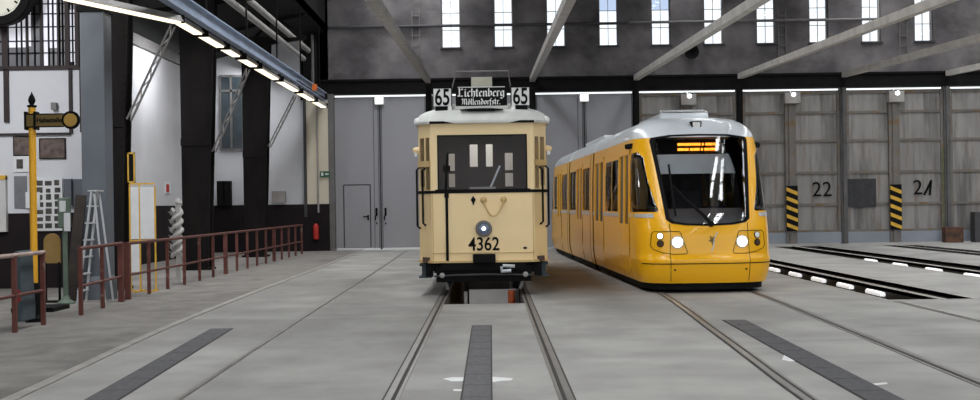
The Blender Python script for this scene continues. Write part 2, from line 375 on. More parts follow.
# ------------------------------------------------------------------ gates in the back wall
def gate(i, x0, x1):
    g = struct(empty('door_%d' % i, ((x0+x1)/2, BACK+.05, 0))); hw = (x1-x0)/2; new = i <= 3
    zt = 5.395; zb = .07 if i == 1 else .02
    for s in (-1, 1):
        a, c = (-hw, -.03) if s < 0 else (.03, hw)
        b = MB()
        if new:
            b.box(a, c, 0, .1, zb, zt)
        else:
            b.box(a, c, .02, .1, zb, zt)
        lf = b.build('door_leaf', 'grey_paint' if new else 'old_door', g)
        if not new:
            b = MB()
            for z in (5.32, 4.62, 3.62, 2.5, 1.38, .44): b.box(a, c, -.03, .02, z-.045, z+.045)
            for x in (a+.05, c-.05): b.box(x-.05, x+.05, -.04, .02, zb, zt)
            b.build('leaf_frame', 'rust_rail', lf)
            MB().box(a, c, -.06, .02, .03, .41).build('kick_plate', 'kick', lf)
        else:
            b = MB(); b.box(a+.02, a+.04, -.012, 0, zb, zt); b.box(c-.04, c-.02, -.012, 0, zb, zt)
            if s < 0: b.box(c-.2, c-.185, -.012, 0, zb, zt)
            b.build('leaf_seam', 'seam', lf)
    if new:
        MB().box(-.03, .03, .01, .09, .02, zt).build('meeting_seam', 'seam', g)
        b = MB(); b.box(-.17, .17, -.16, 0, 5.1, 5.395); b.build('lamp_box', 'white', g, bevel=.02)
        MB().box(-.13, .13, -.175, -.16, 5.14, 5.36).build('lamp_lens', 'small_lamp', g)
    else:
        b = MB(); b.box(-.24, .14, -.12, .05, .02, 5.1); b.box(-.12, .02, -.17, -.12, .02, 5.0)
        b.build('centre_post', 'rust_rail', g)
        b = MB(); b.box(-.27, .27, -.3, 0, 4.93, 5.32); b.build('junction_box', 'grey_steel', g, bevel=.015)
        b = MB(); b.lathe([(0.02,0),(.075,0),(.08,.03),(.05,.06)], 20, Matrix.Translation((.02,-.3,5.24)) @ Matrix.Rotation(PI/2, 4, 'X')); b.build('lamp_lens', 'small_lamp', g, smooth=True)
        b = MB(); b.box(-.25, .15, -.2, -.17, .46, 2.05); hz = b.build('hazard_board', 'black', g)
        b = MB()
        for k in range(5):
            z = .5+k*.31
            b.prism([(-.245, z+.13), (-.245, z+.26), (.145, z+.10), (.145, z-.03)], 'y', -.206, -.2)
        b.build('hazard_stripe', 'hazard_yellow', hz)
    return g
edges = [-5.58]+PX
gates = [gate(i+1, edges[i]+.11, edges[i+1]-.11) for i in range(7)]
# wicket door in the leftmost gate
g = gates[0]; gx = g.location.x
def gx_(px): return at(px, 220, BACK).x-gx
zt = at(350, 185, BACK).z
b = MB()
for a, c, z0, z1 in ((344,345,.1,zt),(370.5,371.5,.1,zt)): b.box(gx_(a)-.02, gx_(a)+.02, -.015, 0, z0, z1)
b.box(gx_(344), gx_(371), -.015, 0, zt-.02, zt+.02)
wk = MB().box(gx_(344.5), gx_(371), -.012, 0, .09, zt-.02).build('wicket_door', 'grey_paint', g)
b.build('wicket_frame', 'seam', wk)
b = MB(); p = at(368, 217, BACK); b.box(p.x-gx-.02, p.x-gx+.03, -.05, 0, p.z-.12, p.z+.07); b.box(p.x-gx-.16, p.x-gx, -.07, -.04, p.z, p.z+.035)
b.build('door_handle', 'black', wk)
for px in (376.5, 385.5):
    p = at(px, 213, BACK); b = MB(); b.box(p.x-gx-.035, p.x-gx+.035, -.04, 0, p.z-.1, p.z+.18); b.box(p.x-gx-.06, p.x-gx-.02, -.07, -.03, p.z-.25, p.z-.08); b.box(p.x-gx-.02, p.x-gx+.02, -.03, 0, p.z-.4, p.z-.33)
    b.build('gate_bolt', 'black', g)
# numbers and dark panel on the old gates
g = gates[4-1+0]
for s, px, py, gi in (('22', 822, 190, 3), ('21', 924, 188, 4)):
    g = gates[gi]; p = at(px, py, BACK)
    if s == '22': text(s, 'gate_number', 'black', .74, (p.x-g.location.x, -.05, p.z), parent=g, sx=.98)
    else:
        text('2', 'gate_number', 'black', .74, (p.x-g.location.x-.22, -.05, p.z), parent=g)
        b = MB(); x = p.x-g.location.x
        b.bar((x-.0,-.05,p.z-.25), (x+.27,-.05,p.z+.27), .01, .075, up=(0,0,1)); b.bar((x+.25,-.05,p.z+.25), (x+.2,-.05,p.z-.26), .01, .075)
        b.build('gate_number', 'black', g)
g = gates[4]; p0, p1 = at(848, 207, BACK), at(876, 178.5, BACK)
b = MB(); b.box(p0.x-g.location.x, p1.x-g.location.x, -.05, 0, p0.z, p1.z)
for k in range(8):
    x = p0.x-g.location.x+.06+k*(p1.x-p0.x-.1)/8; b.box(x, x+.05, -.06, -.05, p0.z+.03, p1.z-.03)
b.build('dark_panel', mat('dark_slatted_panel', (48,48,52), .7, var=.2, scale=6), g)

# ================================================================== YELLOW TRAM
FK = [(.15,.10),(.30,.04),(.46,.01),(.56,.0),(.64,.045),(.72,.06),(.95,.075),(1.15,.13),(1.4,.235),(2.66,.82),(2.72,.86),(2.80,.93),(2.88,1.03),(2.95,1.16),(3.01,1.34),(3.05,1.6),(3.07,1.9)]
WK = [(.15,1.11),(.3,1.15),(.56,1.18),(.64,1.178),(1.3,1.18),(2.0,1.172),(2.66,1.135),(2.72,1.12),(2.80,1.085),(2.88,1.02),(2.95,.93),(3.01,.80),(3.05,.65),(3.07,.5)]
DEP, PW = .9, 3.4
WK = [(z, w*.972) for z, w in WK]
def surf(x, z, off=0.):
    w = interp(WK, z); t = min(.999, abs(x)/w)
    return interp(FK, z)+DEP*(1-(1-t**PW)**(1/PW))-off
def contour(z, yb, inset=0.):
    w = interp(WK, z)-inset; f = interp(FK, z)+inset; d = DEP if z < 2.7 else DEP*max(.25, w/1.1)
    pts = []
    for k in range(7): pts.append((-w, yb+(f+d-yb)*k/7, z))
    for k in range(41):
        ph = -PI/2+PI*k/40; s, c = math.sin(ph), math.cos(ph)
        pts.append((w*math.copysign(abs(s)**(2/PW), s), f+d*(1-abs(c)**(2/PW)), z))
    for k in range(6, -1, -1): pts.append((w, yb+(f+d-yb)*k/7, z))
    return pts
def shell(rows, yb, name, m, parent, mirror=None, cap=False, th=.045):
    b = MB(); bm = b.bm
    def ring(z, inset):
        return [bm.verts.new((p[0], (mirror-p[1]) if mirror else p[1], p[2])) for p in contour(z, yb, inset)]
    O = [ring(z, 0) for z in rows]
    if cap:
        for r0, r1 in zip(O, O[1:]):
            for k in range(len(r0)-1): bm.faces.new((r0[k], r0[k+1], r1[k+1], r1[k]))
            bm.faces.new((r0[-1], r0[0], r1[0], r1[-1]))
        bm.faces.new(O[-1]); bm.faces.new(O[0])
    else:
        I = [ring(z, th) for z in rows]; nn = len(O[0])
        for i in range(len(rows)-1):
            for k in range(nn-1):
                bm.faces.new((O[i][k], O[i][k+1], O[i+1][k+1], O[i+1][k])); bm.faces.new((I[i][k+1], I[i][k], I[i+1][k], I[i+1][k+1]))
            for k in (0, nn-1): bm.faces.new((O[i][k], O[i+1][k], I[i+1][k], I[i][k]))
        for i in (0, len(rows)-1):
            for k in range(nn-1): bm.faces.new((O[i][k], O[i][k+1], I[i][k+1], I[i][k]))
    return b.build(name, m, parent, smooth=32)
THETA = math.radians(1.95)
YT = empty('modern_tram', (3.68, 19.7, 0), THETA)
tag(YT, 'yellow modern three-section tram with white roof and lit headlights', 'tram')
ROWS = [.17,.24,.32,.40,.46,.50,.54,.57,.60,.64,.68,.74,.82,.92,1.02,1.12,1.24,1.35,1.5,1.7,1.9,2.1,2.3,2.45,2.56,2.66]
RROWS = [2.662,2.70,2.75,2.80,2.84,2.88,2.92,2.95,2.98,3.01,3.03,3.05,3.062,3.07]
L1, G = 6.75, .42                         # front section length, joint length
L2a, L2b = L1+G, 12.0
L3a = L2b+G; L3b = 18.2
# --- window outlines
WS = [(-.70,1.25),(-.62,1.185),(-.4,1.15),(0,1.135),(.4,1.15),(.62,1.185),(.70,1.25),(.735,1.6),(.80,2.2),(.845,2.60),(.82,2.655),(.5,2.70),(0,2.71),(-.5,2.70),(-.82,2.655),(-.845,2.60),(-.80,2.2),(-.735,1.6)]
CABW = [(1.32,1.37),(1.32,2.34),(1.28,2.40),(1.02,2.42),(.86,2.32),(.67,1.98),(.47,1.64),(.33,1.40),(.33,1.37)]
def rect(y0, y1, z0=1.37, z1=2.36): return [(y0,z0),(y1,z0),(y1,z1),(y0,z1)]
front_side = [('pane', rect(2.86,3.66)), ('pane', rect(3.74,4.62))]
front_doors = [(1.44, 2.72), (4.98, 6.42)]
def add_glazing(body, holes, parent):
    """holes: (axis, poly, a, b, glass material, part name)"""
    outs = []
    for ax, poly, a, c, gm, nm in holes:
        k = MB().prism(poly, ax, a, c).build('k', 'black'); outs.append((k, gm, nm))
    for k, gm, nm in outs: common(body, k, nm, gm, body)
    for k, _, _ in outs: cut(body, k)
    kill(*[o[0] for o in outs])
    body.data.shade_smooth()
    try: body.data.set_sharp_from_angle(angle=math.radians(32))
    except Exception: pass
def doors_on(body, doors, z0=.22, z1=2.5, cutwin=True):
    """door leaves with glass on both flanks of a section: list of (y0,y1)"""
    for y0, y1 in doors:
        for s in (-1, 1):
            d = MB()
            w = 1.19
            for a, c in ((y0, (y0+y1)/2-.012), ((y0+y1)/2+.012, y1)):
                d2 = MB()
                for za, zb, ya, yb2 in ((z0,.32,a,c),(.32,.58,a,c),(.58,1.15,a,c),(2.40,z1,a,c),(1.15,2.40,a,a+.07),(1.15,2.40,c-.07,c)):
                    wa, wb = interp(WK, za)+.012, interp(WK, zb)+.012
                    for (p, q, r, t) in (((wa,za),(wb,zb),(wb-.03,zb),(wa-.03,za)),):
                        d2.mesh([(s*p[0],ya,p[1]),(s*q[0],ya,q[1]),(s*r[0],ya,r[1]),(s*t[0],ya,t[1]),(s*p[0],yb2,p[1]),(s*q[0],yb2,q[1]),(s*r[0],yb2,r[1]),(s*t[0],yb2,t[1])],
                                [(0,1,2,3),(4,7,6,5),(0,4,5,1),(1,5,6,2),(2,6,7,3),(3,7,4,0)])
                lf = d2.build('door_leaf', 'yellow', body)
                MB().mesh([(s*1.142,a+.07,1.15),(s*1.142,c-.07,1.15),(s*1.108,c-.07,2.40),(s*1.108,a+.07,2.40),(s*1.132,a+.07,1.15),(s*1.132,c-.07,1.15),(s*1.098,c-.07,2.40),(s*1.098,a+.07,2.40)],
                          [(0,1,2,3),(7,6,5,4),(0,4,5,1),(1,5,6,2),(2,6,7,3),(3,7,4,0)]).build('door_glass', 'tglass', body)
            b = MB(); yc = (y0+y1)/2
            for yy in (y0-.015, yc, y1+.015): 
                b.mesh([(s*(interp(WK,z)+o), yy+q, z) for z in (z0, .32, .58, 1.15, z1) for o, q in ((-.01,-.012),(.004,-.012),(.004,.012),(-.01,.012))],
                       [(4*i+k, 4*i+(k+1)%4, 4*i+4+(k+1)%4, 4*i+4+k) for i in range(4) for k in range(4)])
            b.build('door_seal', 'rubber', body)
def holes_for(doors): return [rect(y0+.0, y1, .22, 2.5) for y0, y1 in doors]
# --- front section
body = shell(ROWS, L1, 'front_section', 'yellow', YT)
holes = [('y', WS, -.6, 1.75, 'wglass', 'windscreen')]
for s in (-1, 1):
    a, c = (-1.4, -.79) if s < 0 else (.79, 1.4)
    holes.append(('x', CABW, a, c, 'tglass', 'cab_window'))
    for nm, r in front_side: holes.append(('x', r, a, c, 'tglass', 'side_window'))
add_glazing(body, holes, YT)
for y0, y1 in front_doors:
    for a, c in ((-1.4,-.9),(.9,1.4)):
        k = MB().prism(rect(y0, y1, .22, 2.5), 'x', a, c).build('k', 'black'); cut(body, k); kill(k)
body.data.shade_smooth(); body.data.set_sharp_from_angle(angle=math.radians(32))
doors_on(body, front_doors)
def ribbon(pts, w=.012, off=.004, name='seam', m='rubber', parent=None):
    """thin raised line following the tram's front skin, pts in (x,z)"""
    P = []
    for (x0, z0), (x1, z1) in zip(pts, pts[1:]):
        n = max(2, int(math.hypot(x1-x0, z1-z0)/.04))
        P += [(x0+(x1-x0)*k/n, z0+(z1-z0)*k/n) for k in range(n)]
    P.append(pts[-1])
    b = MB(); b.tube([(x, surf(x, z, off-.002), z) for x, z in P], w/2, 6)
    return b.build(name, m, parent)
# silver belt line on the flanks and under the cab windows
for s in (-1, 1):
    for y0, y1 in ((1.22, 1.41), (2.75, 4.95), (6.45, L1)):
        b = MB(); b.box(min(s*1.139, s*1.155), max(s*1.139, s*1.155), y0, y1, 1.275, 1.345); b.build('belt_line', 'silver', body)
for s in (-1, 1):
    b = MB(); bm = b.bm; pr = None
    for k in range(13):
        t = .78+.219*k/12; x = s*1.147*t
        q = []
        for z in (1.275, 1.345):
            y = surf(x, z, .006); q.append(bm.verts.new((x*1.004, y, z)))
        if pr: bm.faces.new((pr[0], q[0], q[1], pr[1]))
        pr = q
    b.build('belt_line', 'silver', body)
# bumper ledge line, panel seams, lamp clusters
xs = [(-1.10, .50)]+[(x/20*1.05, .50) for x in range(-20, 21)]+[(1.10, .50)]
ribbon(xs, .018, .004, 'bumper_seam', 'rubber', body)
for s in (-1, 1):
    ribbon([(s*.66,.20),(s*.665,.45),(s*.67,.68),(s*.655,.95),(s*.66,1.17)], .010, .003, 'panel_seam', 'rubber', body)
    ribbon([(s*.60,.66),(s*.40,.665),(s*.385,.70),(s*.49,1.02),(s*.51,1.04),(s*.92,1.04),(s*.955,1.0),(s*.97,.80),(s*.93,.74),(s*.80,.69),(s*.60,.66)], .012, .003, 'lamp_surround', 'rubber', body)
def disc_on(x, z, r, name, m, parent, rim=None, thick=.02):
    y = surf(x, z, 0); e = .01
    nx = (surf(x+e, z)-surf(x-e, z))/(2*e); nz = (surf(x, z+e)-surf(x, z-e))/(2*e)
    nrm = Vector((nx, -1, nz)).normalized()
    mtx = Matrix.Translation((x, y, z)) @ nrm.to_track_quat('Z', 'Y').to_matrix().to_4x4()
    o = MB().lathe([(r*.2,-.01),(r,-.01),(r,thick*.5),(r*.8,thick*.9),(r*.3,thick)], 24, mtx).build(name, m, parent, smooth=True)
    if rim: MB().lathe([(r*.9,-.012),(r*1.22,-.012),(r*1.22,thick*.4),(r*1.0,thick*.6)], 24, mtx).build(name+'_rim', rim, o, smooth=True)
    return o
for s in (-1, 1):
    disc_on(s*.545, .86, .088, 'headlight', 'headlamp', YT, 'silver')
    disc_on(s*.82, .965, .05, 'position_light', 'small_lamp' if s < 0 else 'white', YT, 'seam')
    disc_on(s*.82, .84, .05, 'indicator_light', 'rusty', YT, 'rubber')
for s in (-1, 1): disc_on(s*.60, .40, .016, 'bumper_screw', 'rubber', body)
# emblem on the nose
e = .012
b = MB(); y = surf(.05,.9)
b.prism([(.0,.97),(.03,.93),(.08,.95),(.055,.90),(.09,.86),(.05,.87),(.045,.80),(.02,.86),(-.03,.88),(.01,.90)], 'y', y-.012, y+.02)
b.build('nose_emblem', 'sign_brown', body)
ribbon([(.13,1.02),(.07,.92),(.06,.80),(.02,.70)], .02, .006, 'nose_trim', 'paper', body)
# lower apron and underframe
b = MB(); pts = contour(.2, L1, .06); bm = b.bm
lo = [bm.verts.new((p[0], p[1]+.02, .06)) for p in pts]; hi = [bm.verts.new((p[0], p[1], .19)) for p in pts]
for k in range(len(pts)-1): bm.faces.new((lo[k], lo[k+1], hi[k+1], hi[k]))
bm.faces.new((lo[-1], lo[0], hi[0], hi[-1])); bm.faces.new(lo); bm.faces.new(hi)
b.build('apron', 'rubber', body)
# wiper
def on(x, z, off): return (x, surf(x, z, off), z)
wp = MB().tube([on(.02,1.16,.05), on(-.10,1.30,.06), on(-.34,1.56,.06), on(-.55,1.80,.05)], .02, 8).build('wiper', 'rubber', YT)
MB().tube([on(.05,1.16,.04), on(-.04,1.28,.05), on(-.30,1.54,.05), on(-.52,1.76,.05)], .012, 8).build('wiper_link', 'rubber', wp)
MB().tube([on(-.585,2.18,.03), on(-.57,1.75,.03), on(-.55,1.30,.03)], .018, 8).build('wiper_blade', 'rubber', wp)
MB().lathe([(.03,-.02),(.05,-.02),(.05,.04),(.03,.06)], 16, Matrix.Translation(on(.03,1.16,.0)) @ Matrix.Rotation(PI/2,4,'X')).build('wiper_pivot', 'rubber', wp, smooth=True)
# rear-view camera on the cab corner
for s in (-1, 1): MB().bar((s*1.06,1.30,2.55), (s*1.19,1.42,2.53), .1, .09).build('mirror_camera', 'rubber', body, bevel=.02)
# black frit around the windscreen (top band with the display)
b = MB(); b.box(-.72, .72, 1.02, 1.10, 2.34, 2.66); db = b.build('destination_display', 'black', YT)
b = MB()
x = -.30
for row, z in ((0, 2.545), (1, 2.455)):
    x = -.34; random.seed(5+row)
    while x < .33:
        w = random.choice((.03, .045, .055)); 
        b.box(x, x+w, .995, 1.02, z-.021, z+.021)
        x += w+random.choice((.008, .012, .012, .03))
b.build('led_line', 'amber', db)
# black frit and gasket around the windscreen
dense = []
for p, q in zip(WS, WS[1:]+WS[:1]):
    n_ = max(1, int(math.hypot(q[0]-p[0], q[1]-p[1])/.05)); dense += [(p[0]+(q[0]-p[0])*k/n_, p[1]+(q[1]-p[1])*k/n_) for k in range(n_)]
b = MB(); bm = b.bm; rg = []
for x, z in dense:
    q = []
    for fx_, fz_, off in ((1.015,1.01,.006),(.93,.968,.006),(.93,.968,.001),(1.015,1.01,.001)):
        X_, Z_ = x*fx_, 1.93+(z-1.93)*fz_; q.append(bm.verts.new((X_, surf(X_, Z_, off), Z_)))
    rg.append(q)
for a, c in zip(rg, rg[1:]+rg[:1]):
    for k in range(4): bm.faces.new((a[k], c[k], c[(k+1)%4], a[(k+1)%4]))
b.build('windscreen_gasket', 'rubber', body)
# interior of the front section
MB().box(-1.1, 1.1, .75, L1, .3, .38).build('cab_floor', 'seat', body)
b = MB(); b.prism([(.32,.95),(.42,1.26),(.72,1.42),(.95,1.40),(.98,.5),(.4,.5)], 'x', -.93, .93); b.build('dashboard', 'dash', body, bevel=.03)
b = MB(); bm = b.bm; pr = None
for k in range(17):
    x = -.80+1.6*k/16; q = [bm.verts.new((x, surf(x, z, -.10), z)) for z in (2.02, 2.36)]+[bm.verts.new((x, surf(x, z, -.085), z)) for z in (2.36, 2.02)]
    if pr:
        for i in range(4): bm.faces.new((pr[i], q[i], q[(i+1)%4], pr[(i+1)%4]))
    pr = q
b.build('sun_blind', 'blind', body)
b = MB(); b.box(-1.08, .3, 2.0, 2.05, .38, 2.6); b.box(.9, 1.08, 2.0, 2.05, .38, 2.6); b.box(.3,.9,2.0,2.05,2.3,2.6); b.build('cab_bulkhead', 'seat', body)
b = MB(); b.box(-.35,.25,1.35,1.9,.8,.92); b.box(-.33,.23,1.8,1.95,.9,1.75); b.box(-.15,.05,1.5,1.7,.38,.8); b.box(-.17,.07,1.82,1.93,1.75,1.98); b.build('driver_seat', 'seat', body, bevel=.04)
rs = [(2.9,.5),(3.7,.5),(4.5,.5)]
for y, _ in rs:
    for s in (-1, 1):
        b = MB(); b.box(min(s*.3,s*1.05), max(s*.3,s*1.05), y, y+.45, .78, .86); b.box(min(s*.3,s*1.05), max(s*.3,s*1.05), y+.42, y+.5, .8, 1.45); b.box(min(s*.4,s*.95), max(s*.4,s*.95), y+.1, y+.4, .38, .78)
        b.build('passenger_seat', 'seat', body, bevel=.03)
# roof of the front section
rf = shell(RROWS, L1, 'roof_fairing', 'tram_white', YT, cap=True)
rp = MB().box(-.5, .42, 1.9, 4.3, 3.0, 3.17).build('roof_unit', 'tram_white', rf, bevel=.06, seg=3)
b = MB(); b.tube([(-.46,1.95,3.17),(-.44,2.1,3.215),(.36,2.1,3.215),(.40,1.95,3.17)], .02, 8); b.build('roof_rail', 'silver', rf)
y = surf(-.02, 2.87)
b = MB(); b.prism([(-.09,2.95),(.07,2.95),(.085,2.93),(.07,2.82),(.04,2.795),(-.06,2.795),(-.09,2.82),(-.105,2.93)], 'y', y-.035, y+.2); em = b.build('roof_emblem', 'rubber', YT)
b = MB(); b.prism([(-.065,2.93),(.05,2.93),(.06,2.92),(.05,2.835),(.03,2.815),(-.05,2.815),(-.068,2.835),(-.078,2.92)], 'y', y-.045, y-.03); b.build('emblem_field', 'white', em)
# --- middle section
def flank_section(y0, y1, name, doors, windows):
    b = MB(); bm = b.bm
    for s in (-1, 1):
        O = [[bm.verts.new((s*interp(WK, z), y, z)) for y in (y0, y1)] for z in ROWS]; I = [[bm.verts.new((s*(interp(WK, z)-.045), y, z)) for y in (y0, y1)] for z in ROWS]
        for i in range(len(ROWS)-1):
            bm.faces.new((O[i][0],O[i][1],O[i+1][1],O[i+1][0])); bm.faces.new((I[i][1],I[i][0],I[i+1][0],I[i+1][1]))
            for k in (0,1): bm.faces.new((O[i][k],O[i+1][k],I[i+1][k],I[i][k]))
        for i in (0, len(ROWS)-1): bm.faces.new((O[i][0],O[i][1],I[i][1],I[i][0]))
    sec = b.build(name, 'yellow', YT, smooth=32)
    holes = []
    for a, c in ((-1.4,-.8),(.8,1.4)):
        for r in windows: holes.append(('x', r, a, c, 'tglass', 'side_window'))
    add_glazing(sec, holes, YT)
    for d0, d1 in doors:
        for a, c in ((-1.4,-.9),(.9,1.4)):
            k = MB().prism(rect(d0, d1, .22, 2.5), 'x', a, c).build('k', 'black'); cut(sec, k); kill(k)
    doors_on(sec, doors)
    MB().box(-1.1, 1.1, y0, y1, .3, .38).build('section_floor', 'seat', sec)
    b = MB(); b.box(-1.05, 1.05, y0+.02, y1-.02, .06, .2); b.build('apron', 'rubber', sec)
    return sec
def belt(sec, y0, y1, doors):
    ys = [y0]+[v for d in doors for v in (d[0]-.02, d[1]+.02)]+[y1]
    for s in (-1, 1):
        for i in range(0, len(ys), 2):
            if ys[i+1]-ys[i] > .02:
                b = MB(); b.box(min(s*1.139,s*1.155), max(s*1.139,s*1.155), ys[i], ys[i+1], 1.275, 1.345); b.build('belt_line', 'silver', sec)
md = [(L2a+1.75, L2a+3.05)]
sec = flank_section(L2a, L2b, 'middle_section', md, [rect(L2a+.3, L2a+.95), rect(L2a+1.02, L2a+1.65), rect(L2a+3.2, L2a+3.85), rect(L2a+3.92, L2b-.25)])
belt(sec, L2a, L2b, md)
rsec = MB(); bm = rsec.bm; pr = None
def flat_roof(y0, y1, parent):
    b = MB(); prof = [(-interp(WK,z), z) for z in RROWS]+[(interp(WK,z), z) for z in reversed(RROWS)]
    b.prism(prof, 'y', y0, y1); r = b.build('roof_fairing', 'tram_white', parent, smooth=40)
    return r
bm.free()
flat_roof(L2a, L2b, sec)
MB().box(-.75,.75,L2a+.6,L2b-.6,3.02,3.12).build('roof_unit', 'tram_white', sec, bevel=.04)
# --- rear section = a cab facing backwards
rows_tail = shell(ROWS, L3b-L3a, 'rear_section', 'yellow', YT, mirror=L3b)
holes = [('y', WS, L3b-1.75, L3b+.6, 'wglass', 'rear_windscreen')]
rw = [rect(L3a+.25, L3a+.95), rect(L3a+1.02, L3a+1.7), rect(L3a+3.25, L3a+4.1)]
for a, c in ((-1.4,-.79),(.79,1.4)):
    holes.append(('x', [(L3b-p[0], p[1]) for p in CABW], a, c, 'tglass', 'cab_window'))
    for r in rw: holes.append(('x', r, a, c, 'tglass', 'side_window'))
add_glazing(rows_tail, holes, YT)
rd = [(L3a+1.85, L3a+3.1)]
for d0, d1 in rd:
    for a, c in ((-1.4,-.9),(.9,1.4)):
        k = MB().prism(rect(d0, d1, .22, 2.5), 'x', a, c).build('k', 'black'); cut(rows_tail, k); kill(k)
doors_on(rows_tail, rd); belt(rows_tail, L3a, L3b-1.3, rd)
MB().box(-1.05, 1.05, L3a, L3b-1.1, .06, .38).build('apron', 'rubber', rows_tail)
shell(RROWS, L3b-L3a, 'roof_fairing', 'tram_white', rows_tail, mirror=L3b, cap=True)
# --- joints between the sections
for ya in (L1, L2b):
    b = MB()
    prof = [(-interp(WK,z)-.012, z) for z in ROWS]+[(interp(WK,z)+.012, z) for z in reversed(ROWS)]
    inn = [(-interp(WK,z)+.25, z) for z in ROWS]+[(interp(WK,z)-.25, z) for z in reversed(ROWS)]
    n_ = len(prof); vs = [(p[0], ya+d, p[1]) for d in (-.03, G+.03) for p in prof]+[(p[0], ya+d, max(.35,min(2.4,p[1]))) for d in (-.03, G+.03) for p in inn]
    fs = []
    for i in range(n_-1):
        fs += [(i, i+1, n_+i+1, n_+i), (2*n_+i, 3*n_+i, 3*n_+i+1, 2*n_+i+1), (i, 2*n_+i, 2*n_+i+1, i+1), (n_+i, n_+i+1, 3*n_+i+1, 3*n_+i)]
    fs += [(0, n_, 3*n_, 2*n_), (n_-1, 3*n_-1, 4*n_-1, 2*n_-1)]
    j = b.mesh(vs, fs).build('joint_portal', 'yellow', YT, smooth=32)
    for d in (-.045, G+.02):
        q = [(-interp(WK,z)-.016, z) for z in ROWS]+[(interp(WK,z)+.016, z) for z in reversed(ROWS)]; r_ = [(x*.9, z) for x, z in q]; nn = len(q)
        MB().mesh([(p[0], ya+d+e, p[1]) for e in (0,.025) for p in q]+[(p[0], ya+d+e, p[1]) for e in (0,.025) for p in r_],
            [f for i in range(nn-1) if i != nn//2-1 for f in ((i,i+1,nn+i+1,nn+i),(2*nn+i,3*nn+i,3*nn+i+1,2*nn+i+1),(i,2*nn+i,2*nn+i+1,i+1),(nn+i,nn+i+1,3*nn+i+1,3*nn+i))]).build('joint_seal', 'rubber', j)
    b = MB(); prof = [(-interp(WK,z)-.012, z) for z in RROWS]+[(interp(WK,z)+.012, z) for z in reversed(RROWS)]
    b.prism(prof, 'y', ya-.03, ya+G+.03).build('joint_roof', 'tram_white', j, smooth=40)
# bogies so the tram stands on its rails
for y in (2.0, 5.4, 9.6, 13.6, 16.4):
    b = MB()
    for s in (-1, 1):
        b.lathe([(.1,-.06),(.28,-.06),(.28,.0),(.31,.01),(.31,.03),(.1,.03)], 24, Matrix.Translation((s*.72,y,.315)) @ Matrix.Rotation(PI/2,4,'Y'))
    b.tube([(-.72,y,.315),(.72,y,.315)], .06, 10)
    b.build('wheelset', 'black_steel', YT, smooth=True)

# ================================================================== CREAM TRAM
CT = empty('vintage_tram', (-.12, 19.85, 0))
tag(CT, 'old cream tram number 4362 with line 65 boards and a destination board on its roof', 'tram')
CL = 10.2
def cplan(w, e=0.):
    """half width w at the flank, e = inset"""
    c = .865-.45*e; k = .34
    return [(-w+e, k+.2*e), (-c, e), (c, e), (w-e, k+.2*e), (w-e, CL-k-.2*e), (c, CL-e), (-c, CL-e), (-w+e, CL-k-.2*e)]
b = MB(); bm = b.bm
O0, O1, I0, I1 = [[bm.verts.new((p[0], p[1], z)) for p in cplan(1.09, e)] for e, z in ((0,.575),(0,2.93),(.05,.575),(.05,2.93))]
for i in range(8):
    j = (i+1) % 8
    bm.faces.new((O0[i],O0[j],O1[j],O1[i])); bm.faces.new((I0[j],I0[i],I1[i],I1[j])); bm.faces.new((O0[i],I0[i],I0[j],O0[j])); bm.faces.new((O1[i],O1[j],I1[j],I1[i]))
cb = b.build('car_body', 'cream', CT)
holes = [('y', [(-.74,1.79),(.74,1.79),(.74,2.70),(-.74,2.70)], -.2, .2, 'cglass', 'windscreen'), ('y', [(-.74,1.79),(.74,1.79),(.74,2.70),(-.74,2.70)], CL-.2, CL+.2, 'cglass', 'rear_window')]
for k in range(6):
    y = 1.5+k*1.22
    for a, c in ((-1.2,-.95),(.95,1.2)): holes.append(('x', rect(y, y+1.0, 1.6, 2.62), a, c, 'cglass', 'side_window'))
add_glazing(cb, holes, CT); 
for p in cb.data.polygons: p.use_smooth = False
# corner windows in the angled end panels
for s in (-1, 1):
    a, c = Vector((s*.865, 0, 0)), Vector((s*1.09, .34, 0)); d = (c-a).normalized(); nn = Vector((d.y, -d.x, 0))*(1 if s > 0 else -1)
    for t0, t1, m in ((.10,.40,'cglass'),(.52,.86,'cglass')):
        q = [a+d*(t*(c-a).length) for t in (t0, t1)]
        k = MB(); P = [q[0]+nn*.2, q[1]+nn*.2, q[1]-nn*.2, q[0]-nn*.2]; k.prism([(p.x,p.y) for p in P], 'z', 1.80 if t0 < .3 else 1.85, 2.68); k = k.build('k','black')
        common(cb, k, 'corner_window', m, cb); cut(cb, k); kill(k)
    b = MB(); 
    b.bar(a+d*.02+nn*.012+Vector((0,0,2.24)), c-d*.01+nn*.012+Vector((0,0,2.24)), .02, .1); b.build('corner_latch', 'cream_dark', cb)
# fascia and trim lines
b = MB(); b.box(-.88, .88, -.012, .0, 1.735, 1.785); 
for s in (-1, 1): b.bar((s*.87,-.008,1.76), (s*1.10,.335,1.76), .012, .05)
b.build('sill_moulding', 'black', cb)
b = MB(); b.box(-.80, .80, -.02, .0, 1.785, 1.80); b.box(-.755, -.735, -.018, .0, 1.79, 2.71); b.box(.735, .755, -.018, .0, 1.79, 2.71); b.box(-.755, .755, -.018, .0, 2.695, 2.715)
b.build('window_surround', 'black', cb)
b = MB(); b.box(-.63, -.585, -.03, .0, .60, 1.76); b.box(-.645, -.57, -.045, 0, 1.66, 1.74); b.build('wiper_conduit', 'black', cb)
b = MB(); b.tube([(-.62,-.03,1.8),(-.60,-.03,2.2),(-.58,-.02,2.42)], .02, 8); b.box(-.66,-.54,-.05,-.01,2.1,2.2); b.build('windscreen_wiper', 'black', cb)
b = MB(); b.box(-.86,.86,-.012,0,.72,.735); 
for x in (-.845,.845): b.box(x-.008,x+.008,-.012,0,.6,1.73)
b.build('panel_seam', 'cream_dark', cb)
b = MB(); b.box(-.86,.86,-.03,.02,.565,.60); 
